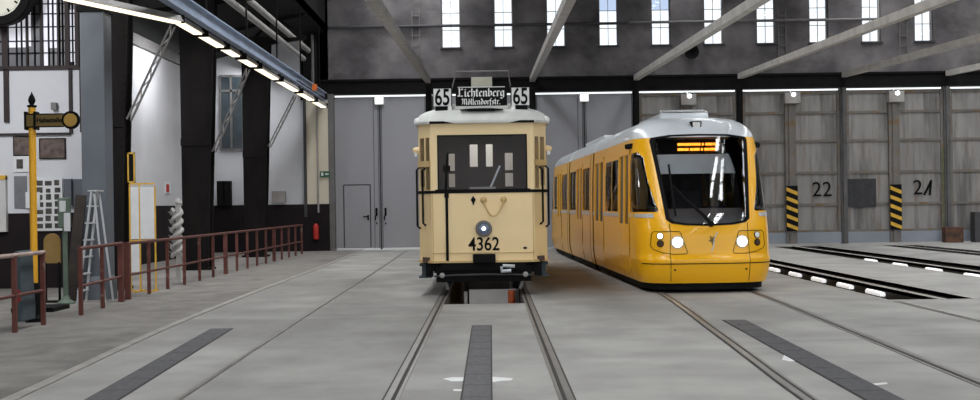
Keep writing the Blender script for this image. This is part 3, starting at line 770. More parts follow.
for s in (-1,1): b.bar((s*.86,-.005,.585),(s*1.095,.34,.585),.05,.04)
b.build('bottom_moulding', 'cream_dark', cb)
# headlight
mtx = Matrix.Translation((.01,0,1.135)) @ Matrix.Rotation(PI/2,4,'X')
hl = MB().lathe([(.06,-.01),(.138,-.01),(.14,.05),(.13,.08),(.10,.085),(.095,.06),(.05,.05)], 32, mtx).build('headlight', 'mid_steel', CT, smooth=True)
MB().lathe([(.02,.03),(.095,.045),(.09,.062),(.03,.075)], 28, mtx).build('headlight_glass', mat('blue_grey_lens', (96,110,136), .15, var=.1, coat=.6), hl, smooth=True)
MB().lathe([(.005,.07),(.035,.072),(.03,.085),(.005,.09)], 20, mtx).build('headlight_bulb', 'small_lamp', hl, smooth=True)
text('4362', 'fleet_number', 'black', .315, (.01, -.006, .865), sx=.84, fat=.004, parent=cb)
# hooks with hanging cable, diamonds
for x in (.01, .35):
    MB().lathe([(.02,-.01),(.05,-.01),(.055,.03),(.035,.06),(.015,.07)], 16, Matrix.Translation((x,0,1.62)) @ Matrix.Rotation(PI/2,4,'X')).build('cable_socket', 'cream_dark', cb, smooth=True)
MB().tube([(.01+.34*t, -.055-.02*math.sin(PI*t), 1.61-.27*math.sin(PI*t)**.8) for t in [k/16 for k in range(17)]], .012, 8).build('jumper_cable', 'cream_dark', cb, smooth=True)
b = MB(); b.prism([(-.16,1.55),(-.115,1.62),(-.16,1.69),(-.205,1.62)], 'y', -.012, 0); b.prism([(-.16,1.53),(-.14,1.56),(-.18,1.56)], 'y', -.012, 0); b.build('diamond_plate', 'black', cb)
b = MB(); b.prism([(.70,.775),(.74,.80),(.70,.825),(.66,.80)], 'y', -.01, 0); b.build('diamond_plate', 'black', cb)
# grab rails and corner lamps
for s in (-1, 1):
    for x, y, z0, z1 in ((.95,.06,1.20,2.16),(1.055,.22,1.15,2.18)):
        b = MB(); b.tube([(s*(x+.02),y+.03,z0),(s*(x+.06),y-.05,z0+.04),(s*(x+.06),y-.05,z1-.04),(s*(x+.02),y+.03,z1)], .018, 8); b.build('grab_rail', 'black', cb)
    b = MB(); b.lathe([(.02,0),(.055,0),(.06,.05),(.045,.10),(.015,.12)], 16, Matrix.Translation((s*1.075,.34,2.48)) @ Matrix.Rotation(s*PI/2,4,'Y')); b.build('side_horn', 'cream', cb, smooth=True)
    b = MB(); b.box(min(s*1.11,s*1.16), max(s*1.11,s*1.16), .30,.36,2.38,2.48); b.build('horn_bracket', 'white', cb)
    MB().lathe([(.01,-.05),(.05,-.03),(.06,.02),(.04,.06),(.01,.075)], 14, Matrix.Translation((s*1.10,.30,2.96))).build('marker_lamp', 'white', cb, smooth=True)
# roof
b = MB(); bm = b.bm; rings = []
for z, w, e in ((2.905,1.14,-.05),(2.945,1.15,-.06),(2.97,1.135,-.045),(3.03,1.105,-.01),(3.09,1.05,.04),(3.14,.96,.11),(3.18,.84,.22),(3.205,.66,.4),(3.22,.4,.7)):
    c = .865*w/1.09; rings.append([bm.verts.new(p+(z,)) for p in [(-w,.34+e*.8),(-c,e),(-c*.4,e-.03),(c*.4,e-.03),(c,e),(w,.34+e*.8),(w,CL-.34-e*.8),(c,CL-e),(-c,CL-e),(-w,CL-.34-e*.8)]])
for r0, r1 in zip(rings, rings[1:]):
    for k in range(10): bm.faces.new((r0[k], r0[(k+1)%10], r1[(k+1)%10], r1[k]))
bm.faces.new(rings[0]); bm.faces.new(rings[-1])
rf = b.build('tram_roof', 'tram_roof', CT, smooth=50)
MB().box(-.88,.88,-.075,-.055,2.905,2.945).build('roof_gutter', 'black', rf)
b = MB(); b.box(-.55,.55,.3,CL-.3,3.1,3.26); b.build('clerestory', 'tram_roof', rf, bevel=.05)
b = MB(); b.prism([(-.36,3.14),(-.2,3.155),(0,3.16),(.2,3.155),(.36,3.14),(.2,3.115),(-.2,3.115)], 'y', -.03, .35); b.build('roof_vent', 'black', rf)
# boards on the roof
SY = .12
db = MB().box(-.435,.435,SY,SY+.1,3.21,3.52).build('destination_board', 'black', CT)
b = MB(); b.box(-.40,.40,SY-.01,SY+.1,3.52,3.535); b.box(-.45,.45,SY+.0,SY+.14,3.16,3.21); b.build('board_bracket', 'tram_roof', db)
for s in (-1, 1):
    bx = MB().box(s*.66-.155,s*.66+.155,SY-.02,SY+.16,3.215,3.51).build('line_board', 'white', CT)
    text('65', 'line_number', 'black', .385, (s*.66, SY-.024, 3.35), sx=.68, fat=.006, parent=bx)
    b = MB(); b.box(s*.66-.165,s*.66+.165,SY-.03,SY+.18,3.51,3.54); b.box(s*.66-.165,s*.66-.15,SY-.03,SY+.1,3.21,3.52); b.box(s*.66+.15,s*.66+.165,SY-.03,SY+.1,3.21,3.52); b.build('board_frame', 'black', bx)
    b = MB(); b.box(s*.68-.10,s*.68+.10,SY-.02,SY+.12,3.0,3.21); b.build('board_support', 'black', bx)
    b = MB(); b.box(s*.535-.03,s*.535+.03,SY-.03,SY+.06,3.0,3.21); b.build('support_post', 'white', bx)
# broad-nib blackletter for the destination
GL = {
 'L': (.62, [[(.12,.98),(.22,1.0),(.22,.1)],[(.05,.12),(.2,.02),(.36,.08),(.52,.02),(.60,.10)],[(.22,.72),(.42,.96),(.52,.85)]]),
 'i': (.28, [[(.06,.58),(.14,.66),(.14,.06),(.24,.0)],[(.12,.88),(.18,.82)]]),
 'c': (.36, [[(.34,.60),(.22,.66),(.11,.54),(.11,.10),(.22,.0),(.34,.08)]]),
 'h': (.44, [[(.12,1.0),(.12,.0)],[(.12,.55),(.28,.66),(.36,.56),(.36,.05),(.24,-.15)]]),
 't': (.30, [[(.14,.92),(.14,.08),(.22,.0),(.30,.06)],[(.02,.66),(.28,.66)]]),
 'e': (.36, [[(.12,.34),(.32,.52),(.22,.66),(.11,.54),(.11,.10),(.22,.0),(.34,.08)]]),
 'n': (.48, [[(.04,.60),(.12,.66),(.12,.0),(.16,.0)],[(.12,.54),(.28,.66),(.37,.56),(.37,.06),(.45,.0)]]),
 'b': (.44, [[(.12,1.0),(.12,.08),(.22,.0),(.36,.12),(.36,.54),(.24,.66),(.12,.54)]]),
 'r': (.34, [[(.04,.60),(.13,.66),(.13,.0),(.18,.0)],[(.13,.54),(.25,.66),(.32,.58)]]),
 'g': (.44, [[(.36,.60),(.22,.66),(.11,.54),(.11,.14),(.22,.02),(.36,.14)],[(.36,.66),(.36,-.14),(.24,-.28),(.08,-.20)]]),
 'M': (.80, [[(.06,.80),(.14,.98),(.22,.84),(.18,.1),(.06,.02)],[(.22,.84),(.38,.98),(.42,.84),(.42,.02)],[(.42,.84),(.60,.98),(.68,.84),(.66,.1),(.76,.0)]]),
 'o': (.42, [[(.22,.66),(.11,.54),(.11,.12),(.22,.0),(.35,.12),(.35,.54),(.22,.66)]]),
 'l': (.24, [[(.12,1.0),(.12,.08),(.22,.0)]]),
 'd': (.44, [[(.10,.98),(.36,.54),(.36,.12),(.24,.0),(.11,.12),(.11,.50),(.22,.62),(.36,.5)]]),
 'f': (.30, [[(.30,.96),(.20,1.0),(.13,.88),(.13,-.2)],[(.02,.62),(.26,.62)]]),
 's': (.34, [[(.30,.60),(.20,.66),(.10,.55),(.14,.40),(.30,.28),(.28,.08),(.18,.0),(.06,.08)]]),
 '.': (.18, [[(.07,.06),(.13,.0)]]),
}
def blackletter(s, width, h, x0, z0, y, name, parent, nib=.085, m='white'):
    tot = sum(GL['o' if c == 'ö' else c][0] for c in s); sc = width/tot; b = MB(); x = x0
    nv = (nib*.62, nib*.55)
    for c in s:
        w, st = GL['o' if c == 'ö' else c]
        st = list(st)+([[(.13,.90),(.17,.84)],[(.29,.90),(.33,.84)]] if c == 'ö' else [])
        for k, pl in enumerate(st):
            for i, (p, q) in enumerate(zip(pl, pl[1:])):
                P = [(p[0]-nv[0],p[1]-nv[1]),(p[0]+nv[0],p[1]+nv[1]),(q[0]+nv[0],q[1]+nv[1]),(q[0]-nv[0],q[1]-nv[1])]
                ar = sum(P[j][0]*P[(j+1)%4][1]-P[(j+1)%4][0]*P[j][1] for j in range(4))
                if abs(ar) < 1e-4: continue
                dy = .0004*(k*5+i)
                b.prism([(x+sc*u, z0+h*v) for u, v in P], 'y', y-.004-dy, y)
        x += w*sc
    return b.build(name, m, parent)
blackletter('Lichtenberg', .80, .135, -.41, 3.372, SY, 'destination_name', db, .10)
blackletter('Möllendorfstr.', .66, .10, -.34, 3.235, SY, 'street_name', db, .10)
# beige roof box and trolley bow
MB().box(-.19,.19,1.6,3.0,3.2,3.86).build('resistor_box', 'beige', rf, bevel=.01)
b = MB(); b.tube([(-.72,3.2,3.24),(-.62,3.1,3.70),(-.49,2.8,4.10),(.50,2.8,4.10),(.56,3.0,3.75),(.62,3.1,3.24)], .016, 8); b.build('trolley_bow', 'mid_steel', rf)
# underframe
b = MB(); b.box(-.9,.9,.12,CL-.12,.42,.58); b.box(-.72,.72,-.02,.14,.44,.57); ch = b.build('chassis', 'black', CT)
MB().tube([(-.84,.02,.34),(-.5,-.03,.36),(0,-.05,.37),(.5,-.03,.36),(.84,.02,.34)], .014, 8).build('life_guard_rail', 'seam', ch)
b = MB(); b.box(-.8,.8,.02,.08,.24,.5); b.build('life_guard', 'black', ch)
b = MB(); b.box(-.18,.20,-.12,.05,.56,.71); b.build('coupler_box', 'black', ch, bevel=.015)
b = MB(); b.tube([(.30,-.09,.50),(.30,-.09,.42),(.46,-.09,.43)], .03, 8); b.tube([(.32,-.09,.51),(.52,-.09,.50)], .028, 8); b.build('air_coupling', 'alu', ch)
for s in (-1, 1):
    b = MB(); x = s*1.0; b.box(x-.1,x+.1,.3,.9,.50,.545); b.box(x-.11,x+.11,.28,.9,.30,.33); b.box(x-.06,x+.06,.32,.36,.33,.52); b.build('step', 'teal', ch, bevel=.01)
    b = MB(); b.box(s*.92-.06,s*.92+.06,.1,.3,.33,.58); b.build('step_hanger', 'black', ch)
    b = MB(); b.tube([(s*.8,.05,.36),(s*.66,.10,.25),(s*.62,.2,.12)], .035, 8); b.build('sand_pipe', 'mid_steel', ch)
    b = MB(); b.lathe([(.01,0),(.04,.0),(.045,.04),(.01,.06)], 14, Matrix.Translation((s*.70,-.02,.36)) @ Matrix.Rotation(PI/2,4,'X')); b.build('guard_bracket', 'grey_steel', ch, smooth=True)
for y in (3.0, 6.8):
    for s in (-1, 1):
        MB().lathe([(.1,-.08),(.30,-.08),(.33,-.06),(.37,-.055),(.37,-.045),(.34,.05),(.1,.05)], 28, Matrix.Translation((s*.72,y,.39)) @ Matrix.Rotation(s*PI/2,4,'Y')).build('wheel', 'black_steel', ch, smooth=True)
    MB().tube([(-.7,y,.372),(.7,y,.372)], .07, 10).build('axle', 'black_steel', ch)
    b = MB(); b.box(-.95,-.85,y-.6,y+.6,.26,.5); b.box(.85,.95,y-.6,y+.6,.26,.5); b.build('axle_beam', 'black_steel', ch)
# interior
MB().box(-1.03,1.03,.06,CL-.06,.58,.66).build('saloon_floor', 'wood', CT)
b = MB(); y = 1.3
for x0, x1, z0, z1 in ((-1.03,-.61,.66,2.9),(-.50,-.23,.66,2.9),(-.09,.06,.66,2.9),(.18,.40,.66,2.9),(.54,1.03,.66,2.9),(-.61,-.50,.66,1.86),(-.23,-.09,.66,2.22),(.06,.18,.66,2.22),(.40,.54,.66,1.86),(-.61,-.50,2.46,2.9),(-.23,.18,2.62,2.9),(.40,.54,2.46,2.9),(-.61,-.50,2.1,2.15),(.40,.54,2.1,2.15)): b.box(x0,x1,y,y+.05,z0,z1)
b.build('bulkhead', 'wood', CT)
MB().box(-1.03,1.03,2.9,2.95,.66,2.9).build('added_backing', 'white', CT)  # white panel added so the bulkhead openings look lighter
b = MB(); b.lathe([(.05,.66),(.09,.66),(.09,1.6),(.16,1.65),(.16,1.75),(.05,1.78)], 20, Matrix.Translation((-.1,.5,0))); b.build('controller', 'wood', CT, smooth=True)
b = MB(); b.tube([(.12,.35,1.80),(.3,.4,2.2)], .018, 8); b.build('brake_lever', 'alu', CT)
MB().box(-.22,.22,.08,.16,1.80,1.84).build('dash_ledge', 'grey_steel', CT)
b = MB()
for s in (-1,1): b.box(min(s*.5,s*1.0), max(s*.5,s*1.0), 1.6, CL-1.6, 1.0, 1.1); b.box(min(s*.95,s*1.03), max(s*.95,s*1.03), 1.6, CL-1.6, 1.05, 1.5)
b.build('bench', 'wood', CT)

MB().lathe([(.01,-.07),(.06,-.04),(.07,0),(.04,.06),(.02,.1)], 16, Matrix.Translation((0,2.3,2.78))).build('fill_globe', 'small_lamp', CT, smooth=True)  # glowing globe added to brighten the saloon behind the windscreen
l = bpy.data.lights.new('saloon_fill', 'POINT'); l.energy = 7; l.shadow_soft_size = .08; l.color = (1,.95,.88)  # fill light added along with the globe
o = bpy.data.objects.new('saloon_fill', l); o.location = (-.12, 22.1, 2.62); COL.objects.link(o)

# ================================================================== TRACKS, PITS, FLOOR MARKINGS
def track(pts, label, w=.065, m='rail', groove=True, side=1):
    t = empty('embedded_rail', (pts[0][0], pts[0][1], 0)); ox_, oy_ = pts[0]
    def strip(off, w, z, mm, nm):
        b = MB(); bm = b.bm; pr = None
        for i, p in enumerate(pts):
            a, c = Vector(pts[max(i-1,0)]), Vector(pts[min(i+1,len(pts)-1)]); d = (c-a).normalized(); n_ = Vector((d.y,-d.x))
            q = []
            for o, zz in ((off-w/2,-.01),(off-w/2,z),(off+w/2,z),(off+w/2,-.01)):
                q.append(bm.verts.new((p[0]-ox_+n_.x*o, p[1]-oy_+n_.y*o, zz)))
            if pr:
                for k in range(4): bm.faces.new((pr[k], q[k], q[(k+1)%4], pr[(k+1)%4]))
            else: bm.faces.new(q)
            pr = q
        bm.faces.new(pr[::-1]); b.build(nm, mm, t)
    strip(0, w, .012, m, 'rail_head')
    if groove: strip(side*(w/2+.016), .032, .004, 'groove', 'rail_groove'); strip(-side*(w/2+.01), .02, .003, 'groove', 'rail_edge'); strip(side*(w/2+.046), .028, .008, 'rail', 'check_rail')
    tag(t, label, 'rail', 'rails in the hall floor'); return t
def sm(pts, n=6):
    out = []
    for i in range(len(pts)-1):
        p0, p1, p2, p3 = pts[max(i-1,0)], pts[i], pts[i+1], pts[min(i+2,len(pts)-1)]
        for k in range(n):
            t = k/n
            out.append(tuple(.5*((2*b)+(-a+c)*t+(2*a-5*b+4*c-d)*t*t+(-a+3*b-3*c+d)*t**3) for a, b, c, d in zip(p0,p1,p2,p3)))
    return out+[tuple(pts[-1])]
def gp(*l): return [tuple(ground(*p).xy) for p in l]
track(sm([(-3.80,7),(-3.92,9.6),(-4.22,15.5),(-4.32,22),(-4.36,31),(-4.5,40.8)]), 'pale raised rail on the left, nearest the brown railing', .11, 'rail_pale', groove=False)
track(sm([(-2.50,7),(-2.52,9.5),(-2.58,14),(-2.64,19),(-2.74,30),(-2.9,40.8)]), 'thin worn rail between the left kerb rail and the cream tram', .04, 'rail', groove=False)
track([(-.83,5),(-.83,40.8)], 'left rail running under the old cream tram', .055)
track([(.605,5),(.605,40.8)], 'right rail running under the old cream tram', .055, side=-1)
ax = lambda s, y: (3.68-math.sin(THETA)*(y-19.7)+s*.79, y)
track(sm([(2.36,7),(2.42,9.5),(2.60,13.5),(2.86,20.3),ax(-1,26),ax(-1,40.5)]), 'left rail leading to the yellow tram', .06)
track(sm([(3.98,7),(4.02,9.3),(4.22,14),(4.44,20.3),ax(1,26),ax(1,40.5)]), 'right rail leading to the yellow tram, with a dark groove', .07, side=-1)
track(sm([(6.1,17.7),(6.08,16),(6.1,12)]), 'thin rail at far right running on from the lamp-lit pit', .03, 'kerb')
def floor_plate(x0, y0, x1, y1, w, label):
    L = math.hypot(x1-x0, y1-y0); t = empty('cover_plate', (x0, y0, 0), math.atan2(-(x1-x0), y1-y0)); n_ = max(3, int(L/.62))
    for k in range(n_): MB().box(-w/2, w/2, L*k/n_+.006, L*(k+1)/n_-.006, -.005, .008).build('plate', 'plate', t)
    MB().box(-w/2-.015, w/2+.015, 0, L, -.008, .004).build('plate_bed', 'groove', t)
    tag(t, label, 'floor plate', 'dark strips of cover plates')
floor_plate(-.13, 7.5, -.125, 15.0, .225, 'dark strip of cover plates on the floor in front of the cream tram')
floor_plate(-3.05, 7.5, -3.44, 15.04, .26, 'dark strip of cover plates on the left half of the floor')
floor_plate(2.95, 7.5, 3.12, 15.2, .27, 'dark strip of cover plates on the right, in front of the yellow tram')
def patch(pts, label):
    b = MB(); P = [ground(*p) for p in pts]; c = sum(P, Vector())/len(P)
    b.prism([(p.x-c.x, p.y-c.y) for p in P], 'z', -.002, .003); o = b.build('paint_mark', 'paint'); o.location = (c.x, c.y, 0)
    tag(o, label, 'floor marking', 'white paint marks on the floor')
patch([(443,379),(452,377.5),(464,377.5),(465,381),(452,381.5)], 'white paint smear left of the middle dark strip')
patch([(491,377),(500,377.5),(513,378.5),(511,380.5),(500,381),(491,382.5)], 'white paint smear right of the middle dark strip')
patch([(453,389.5),(463,389.5),(463,391),(454,391)], 'small white dash beside the middle dark strip, nearest the camera')
patch([(784,355),(797,361),(790,361.5),(782,360)], 'white triangular paint mark beside the right dark strip')
patch([(871,384),(886,382.5),(888,384),(874,385.5)], 'small white paint dash at right, nearest the camera')
patch([(104,351),(118,347),(119,349),(108,353)], 'white paint dash on the pale raised rail at left')
# pit lamps
def pit_lamp(x, y, z, label, grp):
    t = empty('pit_lamp', (x, y, z))
    MB().box(-.05,.05,-.42,.42,-.09,.0).build('lamp_housing', 'mid_steel', t)
    MB().tube([(0,-.40,.03),(0,.40,.03)], .05, 12).build('lamp_tube', 'pitlamp', t, smooth=True)
    tag(t, label, 'lamp', grp)
ords = ['nearest', 'second nearest', 'third nearest', 'fourth nearest', 'farthest visible']
for k, y in enumerate((20.6,22.35,24.15,26.0,27.9)):
    pit_lamp(6.70, y, -.13, 'white tube lamp in the pit beside the yellow tram, %s of five' % ords[k], 'lamps in the pit beside the yellow tram')
for k, y in enumerate((23.3,25.4,27.5,29.6)):
    pit_lamp(9.53, y, -.045, 'white tube lamp along the second pit from the yellow tram, %s' % ['nearest','second nearest','third nearest','farthest'][k], 'lamps in the second pit')
# things in the cream tram's pit
b = MB(); b.box(-.40,.50,21.4,21.5,-1.4,-.0); o = b.build('pit_board', 'stucco'); tag(o, 'grey upright board standing in the pit under the cream tram', 'board')
b = MB(); b.tube([(-.46,21.2,-1.4),(-.46,21.2,-.02)], .035, 10); o = b.build('pit_prop', 'grey_steel'); tag(o, 'thin pale prop at the left of the pit under the cream tram', 'post')
b = MB(); b.tube([(.36,21.1,-1.4),(.36,21.1,-.0)], .06, 12); o = b.build('orange_post', 'orange'); tag(o, 'orange mesh post at the right of the pit under the cream tram', 'post')

# ================================================================== STEEL COLUMNS AND LEFT AISLE
def column(y, label):
    t = empty('steel_column', (-7.2, y, 0))
    zt = 6.9; w0, w1 = (-.5, .12), (-.52, .36)
    def pr(a, c, z): f = z/zt; return (w0[0]+(w1[0]-w0[0])*f)+a, (w0[1]+(w1[1]-w0[1])*f)+c
    b = MB(); rows = [0, 1.3, 2.6, 3.9, 5.2, zt]
    for d0, d1, ins in ((-.02,.36,.07),(-.06,.0,0),(.34,.40,0)):
        for z0, z1 in zip(rows, rows[1:]):
            a0, c0 = pr(ins,-ins,z0); a1, c1 = pr(ins,-ins,z1)
            b.mesh([(a0,d0,z0),(c0,d0,z0),(c0,d1,z0),(a0,d1,z0),(a1,d0,z1),(c1,d0,z1),(c1,d1,z1),(a1,d1,z1)], [(0,3,2,1),(4,5,6,7),(0,1,5,4),(1,2,6,5),(2,3,7,6),(3,0,4,7)])
    b.build('shaft', 'column', t)
    b = MB()
    for k in range(44):
        z = .2+k*.15; a, c = pr(.04,-.04,z)
        for x in (a, c): b.lathe([(.018,0),(.016,.012),(.006,.018)], 8, Matrix.Translation((x,-.06,z)) @ Matrix.Rotation(PI/2,4,'X'))
    b.build('rivets', 'column', t)
    a, c = pr(0,0,3.2); b = MB(); b.box(a-.01,c+.01,-.085,-.06,3.12,3.3); b.build('splice_plate', 'column', t)
    MB().box(-.58,.2,-.12,.46,0,.06).build('base_plate', 'black_steel', t)
    tag(t, label, 'column', 'dark steel columns of the left aisle'); return t
column(22.62, 'black steel column beside the grey pier, nearest the camera')
column(29.6, 'broad black steel column, second from the camera')
column(37.0, 'black steel column farthest back, nearest the gates')
b = MB(); t = empty('grey_pier', (-6.79, 20.45, 0))
MB().box(-.21,.21,-.2,.2,.35,4.95).build('shaft', 'pier', t, bevel=.015)
MB().lathe([(.05,0),(.30,0),(.30,.33),(.24,.40),(.05,.42)], 28).build('round_base', 'pier', t, smooth=True)
MB().box(-.25,.25,-.24,.24,4.95,5.05).build('cap', 'black_steel', t)
MB().box(-.23,.23,-.22,.22,5.05,7.3).build('upper_post', 'black_steel', t)
tag(t, 'smooth grey pier with a round base behind the stepladder', 'pier')
# gantry: blue beam, lamps, struts, pipes
b = MB(); X = -5.72
for a, c, z0, z1 in ((-.08,.08,5.23,5.26),(-.08,.08,5.5,5.53),(-.012,.012,5.26,5.5)): b.box(a, c, 0, 37.2, z0, z1)
o = b.build('crane_beam', 'blue_beam'); o.location = (X, 4, 0); tag(o, 'long blue-grey steel beam running above the row of lamps', 'beam')
hz = MB().box(-.02,.02,-.02,.02,0,2.15).build('beam_hanger', 'black_steel')
for k, y in enumerate((19.8, 24, 28, 32, 36, 40)):
    o = hz if k == 0 else hz.copy()
    if k: COL.objects.link(o)
    o.location = (X, y, 5.53); tag(o, 'thin dark hanger holding up the blue-grey beam, %s from the camera' % ['nearest','second','third','fourth','fifth','farthest'][k], 'hanger', 'hangers of the blue-grey beam')
def lamp(a, c, label):
    a, c = Vector(a), Vector(c); d = c-a; L = d.length
    t = empty('fluorescent_lamp', a); t.rotation_euler = d.to_track_quat('Y','Z').to_euler()
    MB().prism([(-.13,.0),(-.06,.12),(.06,.12),(.13,.0)], 'y', 0, L).build('reflector', 'grey_steel', t)
    MB().box(-.085,.085,.03,L-.03,-.03,.0).build('diffuser', 'tube', t)
    for q in (-.01, L): MB().box(-.14,.14,q,q+.01,-.03,.13).build('end_cap', 'black_steel', t)
    for q in (L*.3, L*.7): MB().box(-.01,.01,q,q+.03,.12,.2).build('bracket', 'black_steel', t)
    tag(t, label, 'lamp', 'tube lamps below the blue-grey beam')
Z = 5.16
segs = [((177,22),(199,36)),((202,37),(221,50)),((224,52),(237,58)),((241,60.5),(254,67)),((257,69),(276,80)),((279,82),(296,91)),((299,93),(312,101)),((314,102),(324,107))]
def lamp_pt(px, py, x=-5.95):
    dx = px-490; dy = py-205; xx = dx*math.cos(ROLL)-dy*math.sin(ROLL); Y = -6.358/(xx/F-.0172)
    return Vector((-5.98+(Y-22)*.0172, Y, 5.16-(Y-22)*.010))
words = ['second','third','fourth','fifth','sixth','seventh','eighth','ninth']
for k, ((a, c), (d, e)) in enumerate(segs):
    lamp(lamp_pt(a, c), lamp_pt(d, e)-Vector((0,.05,0)), 'lit tube lamp below the blue-grey beam, %s from the camera%s' % (words[k], ', nearest the back wall' if k == 7 else ''))
lamp(at(66,-2,19.0), at(178,22,21.9), 'long lit tube lamp at the near end of the blue-grey beam, nearest the camera')
b = MB(); b.bar((0,0,0),(.31,18.2,-.18),.1,.06); o = b.build('lamp_rail', 'black_steel'); o.location = (-5.975,22.4,5.45); tag(o, 'black rail carrying the row of tube lamps', 'rail')
o = MB().box(-.07,.07,-.07,.07,-.1,.1).build('warning_lamp', mat('orange_lamp', (226,110,40), .4)); p = at(302,81,37.5); o.location = (-5.52, 37.5, 5.35); tag(o, 'small orange box hanging on the blue-grey beam near the gates', 'lamp')
def strut(a, c, label):
    t = empty('diagonal_strut', a); a, c = Vector(a), Vector(c); v = c-a; side = v.cross(Vector((0,1,0))).normalized()*.042
    for s in (-1, 1): MB().bar(side*s, v+side*s, .05, .03).build('strut_bar', 'mid_steel', t)
    b = MB(); n_ = 9
    for k in range(n_): b.bar(v*(k/n_)+side*(1 if k%2 else -1), v*((k+1)/n_)-side*(1 if k%2 else -1), .02, .02)
    b.build('lacing', 'grey_steel', t); tag(t, label, 'strut', 'diagonal struts from the columns to the lamp row')
for y, p, q, l in ((22.5,(131,120),(173,26),'lattice strut from the nearest black column up to the lamps'),(29.4,(216,152),(248,69),'lattice strut from the second black column up to the lamps'),(36.8,(270,147),(295,96),'lattice strut from the farthest black column up to the lamps')):
    a = at(*p, y); a.x = min(a.x, -6.86); c = at(*q, y); strut(a, c, l)
for x, z, l in ((-6.42, 6.72, 'lower of two pale pipes sloping along the left aisle'), (-6.25, 7.0, 'upper of two pale pipes sloping along the left aisle')):
    o = MB().tube([(0,10-20,0),(0,41.1-20,0)], .09, 14).build('overhead_pipe', 'pipe', smooth=True); o.location = (x, 20, z); tag(o, l, 'pipe', 'pale pipes along the left aisle')
o = MB().tube([(0,0,0),(0,0,2.2)], .05, 10).build('riser_pipe', 'mid_steel'); o.location = (-6.12, 41.2, 5.37); tag(o, 'dark upright pipe where the pale overhead pipes end', 'pipe')
# dark roof trusses over the aisle
for y, l in ((15.2,'dark roof truss over the left aisle, nearest the camera'),(22.9,'dark roof truss over the left aisle above the nearest column'),(29.9,'dark roof truss over the left aisle above the second column'),(37.3,'dark roof truss over the left aisle above the farthest column')):
    b = MB(); P = [(-9.7,6.0),(-8.7,6.75),(-7.7,6.15),(-6.7,7.1),(-5.8,6.5)]
    b.bar((-9.75,0,5.95),(-5.75,0,6.45),.1,.12); b.bar((-9.75,0,6.35),(-5.75,0,7.2),.1,.12)
    for p, q in zip(P, P[1:]): b.bar((p[0],0,p[1]),(q[0],0,q[1]),.07,.07)
    o = b.build('roof_truss', 'black_steel'); o.location = (0,y,.45); tag(o, l, 'truss', 'dark roof trusses over the left aisle')
# railings
def railing(name, pts, posts, label, ztop=.97, zmid=.47, thick=(), m='red_rail', top='red_rail'):
    base = Vector((*pts[0], 0)); t = empty('railing', base); P = [Vector((*p, 0))-base for p in pts]
    for z, nm, r in ((ztop,'top_rail',.028),(zmid,'middle_rail',.022)):
        MB().tube([p+Vector((0,0,z)) for p in P], r, 10).build(nm, top if nm == 'top_rail' else m, t)
    for k, p in enumerate(posts):
        q = Vector((*p, 0))-base; r = .042 if k in thick else .027
        MB().box(q.x-r, q.x+r, q.y-r, q.y+r, 0, ztop+(.02 if k in thick else 0)).build('post', m, t)
    tag(t, label, 'railing', 'red-brown railings on the left'); return t
RX = -6.2
railing('r', [(-6.02,12.5),(-6.02,15.9)], [(-6.02,12.6),(-6.02,14.9),(-6.02,15.85)], 'short railing at the far left with a worn pale top rail', .98, .47, top='pale_rail')
railing('r', [(-6.0,17.2),(-6.05,18.3),(-6.16,19.7)], [(-6.0,17.25),(-6.06,18.4),(-6.16,19.65)], 'short red-brown railing in front of the stepladder', .98, .43, thick=(2,))
ys = [20.15+1.24*k for k in range(16)]
railing('r', [(RX,20.1),(RX,38.9)], [(RX,y) for y in ys], 'long red-brown railing running back along the columns to the gates', .96, .42, thick=(0,6,11))
# hanging cover
t = empty('hanging_cover', (-6.14, 15.5, 0))
b = MB(); bm = b.bm; N = 8
prf = [(.02+.03*math.sin(k*1.1), .1+.88*k/12) for k in range(13)]
b.prism([(-.045,.10),(-.05,.98),(-.03,1.02),(.03,1.02),(.05,.98),(.055,.6),(.075,.3),(.07,.10)], 'y', -.22, .22); b.build('cover', 'teal', t, bevel=.02)
b = MB(); 
for s in (-1, 1): b.bar((.0,-.225,.38),(.0,-.225,.38),.0,.0) if False else None
for a in range(3): b.bar((-.03,-.226,.36+.05*a),(.05,-.226,.40+.045*a),.012,.025)
b.bar((.0,-.226,.34),(.02,-.226,.52),.012,.022); b.build('red_mark', 'red', t)
tag(t, 'grey-green cover with a red mark hanging over the far left railing', 'cover')
# yellow stop post
pb = at(33.5, 322, 16.35); t = empty('stop_post', (pb.x+.02, 16.35, 0))
MB().tube([(0,0,.5),(0,0,2.98)], .048, 20).build('pole', 'post_yellow', t, smooth=True)
MB().lathe([(.13,0),(.13,.05),(.085,.1),(.075,.48),(.06,.54),(.02,.55)], 24).build('base', 'black', t, smooth=True)
MB().lathe([(.03,2.96),(.065,2.98),(.065,3.0),(.025,3.01),(.036,3.03),(.05,3.07),(.035,3.12),(.012,3.16),(.004,3.19)], 20).build('finial', 'black', t, smooth=True)
sg = MB().prism([(-.07,2.70),(.48,2.70),(.48,2.87),(-.07,2.87)], 'y', -.075, -.05).build('sign_arm', 'sign_brown', t)
MB().lathe([(.02,.0),(.125,.0),(.125,.03),(.02,.035)], 28, Matrix.Translation((.56,-.045,2.785)) @ Matrix.Rotation(PI/2,4,'X')).build('sign_disc', 'black', sg)
MB().lathe([(.02,.0),(.09,.0),(.09,.01),(.02,.012)], 28, Matrix.Translation((.56,-.078,2.785)) @ Matrix.Rotation(PI/2,4,'X')).build('disc_field', 'gold', sg)
b = MB(); b.box(-.07,.46,-.08,-.045,2.865,2.88); b.box(-.07,.46,-.08,-.045,2.69,2.705); b.box(-.08,-.05,-.085,.06,2.66,2.91); b.box(.05,.08,-.085,.06,2.66,2.91); b.build('sign_band', 'black', sg)
text('Haltestelle', 'sign_text', 'black', .092, (.265,-.078,2.785), sx=.88, parent=sg, fat=.002)
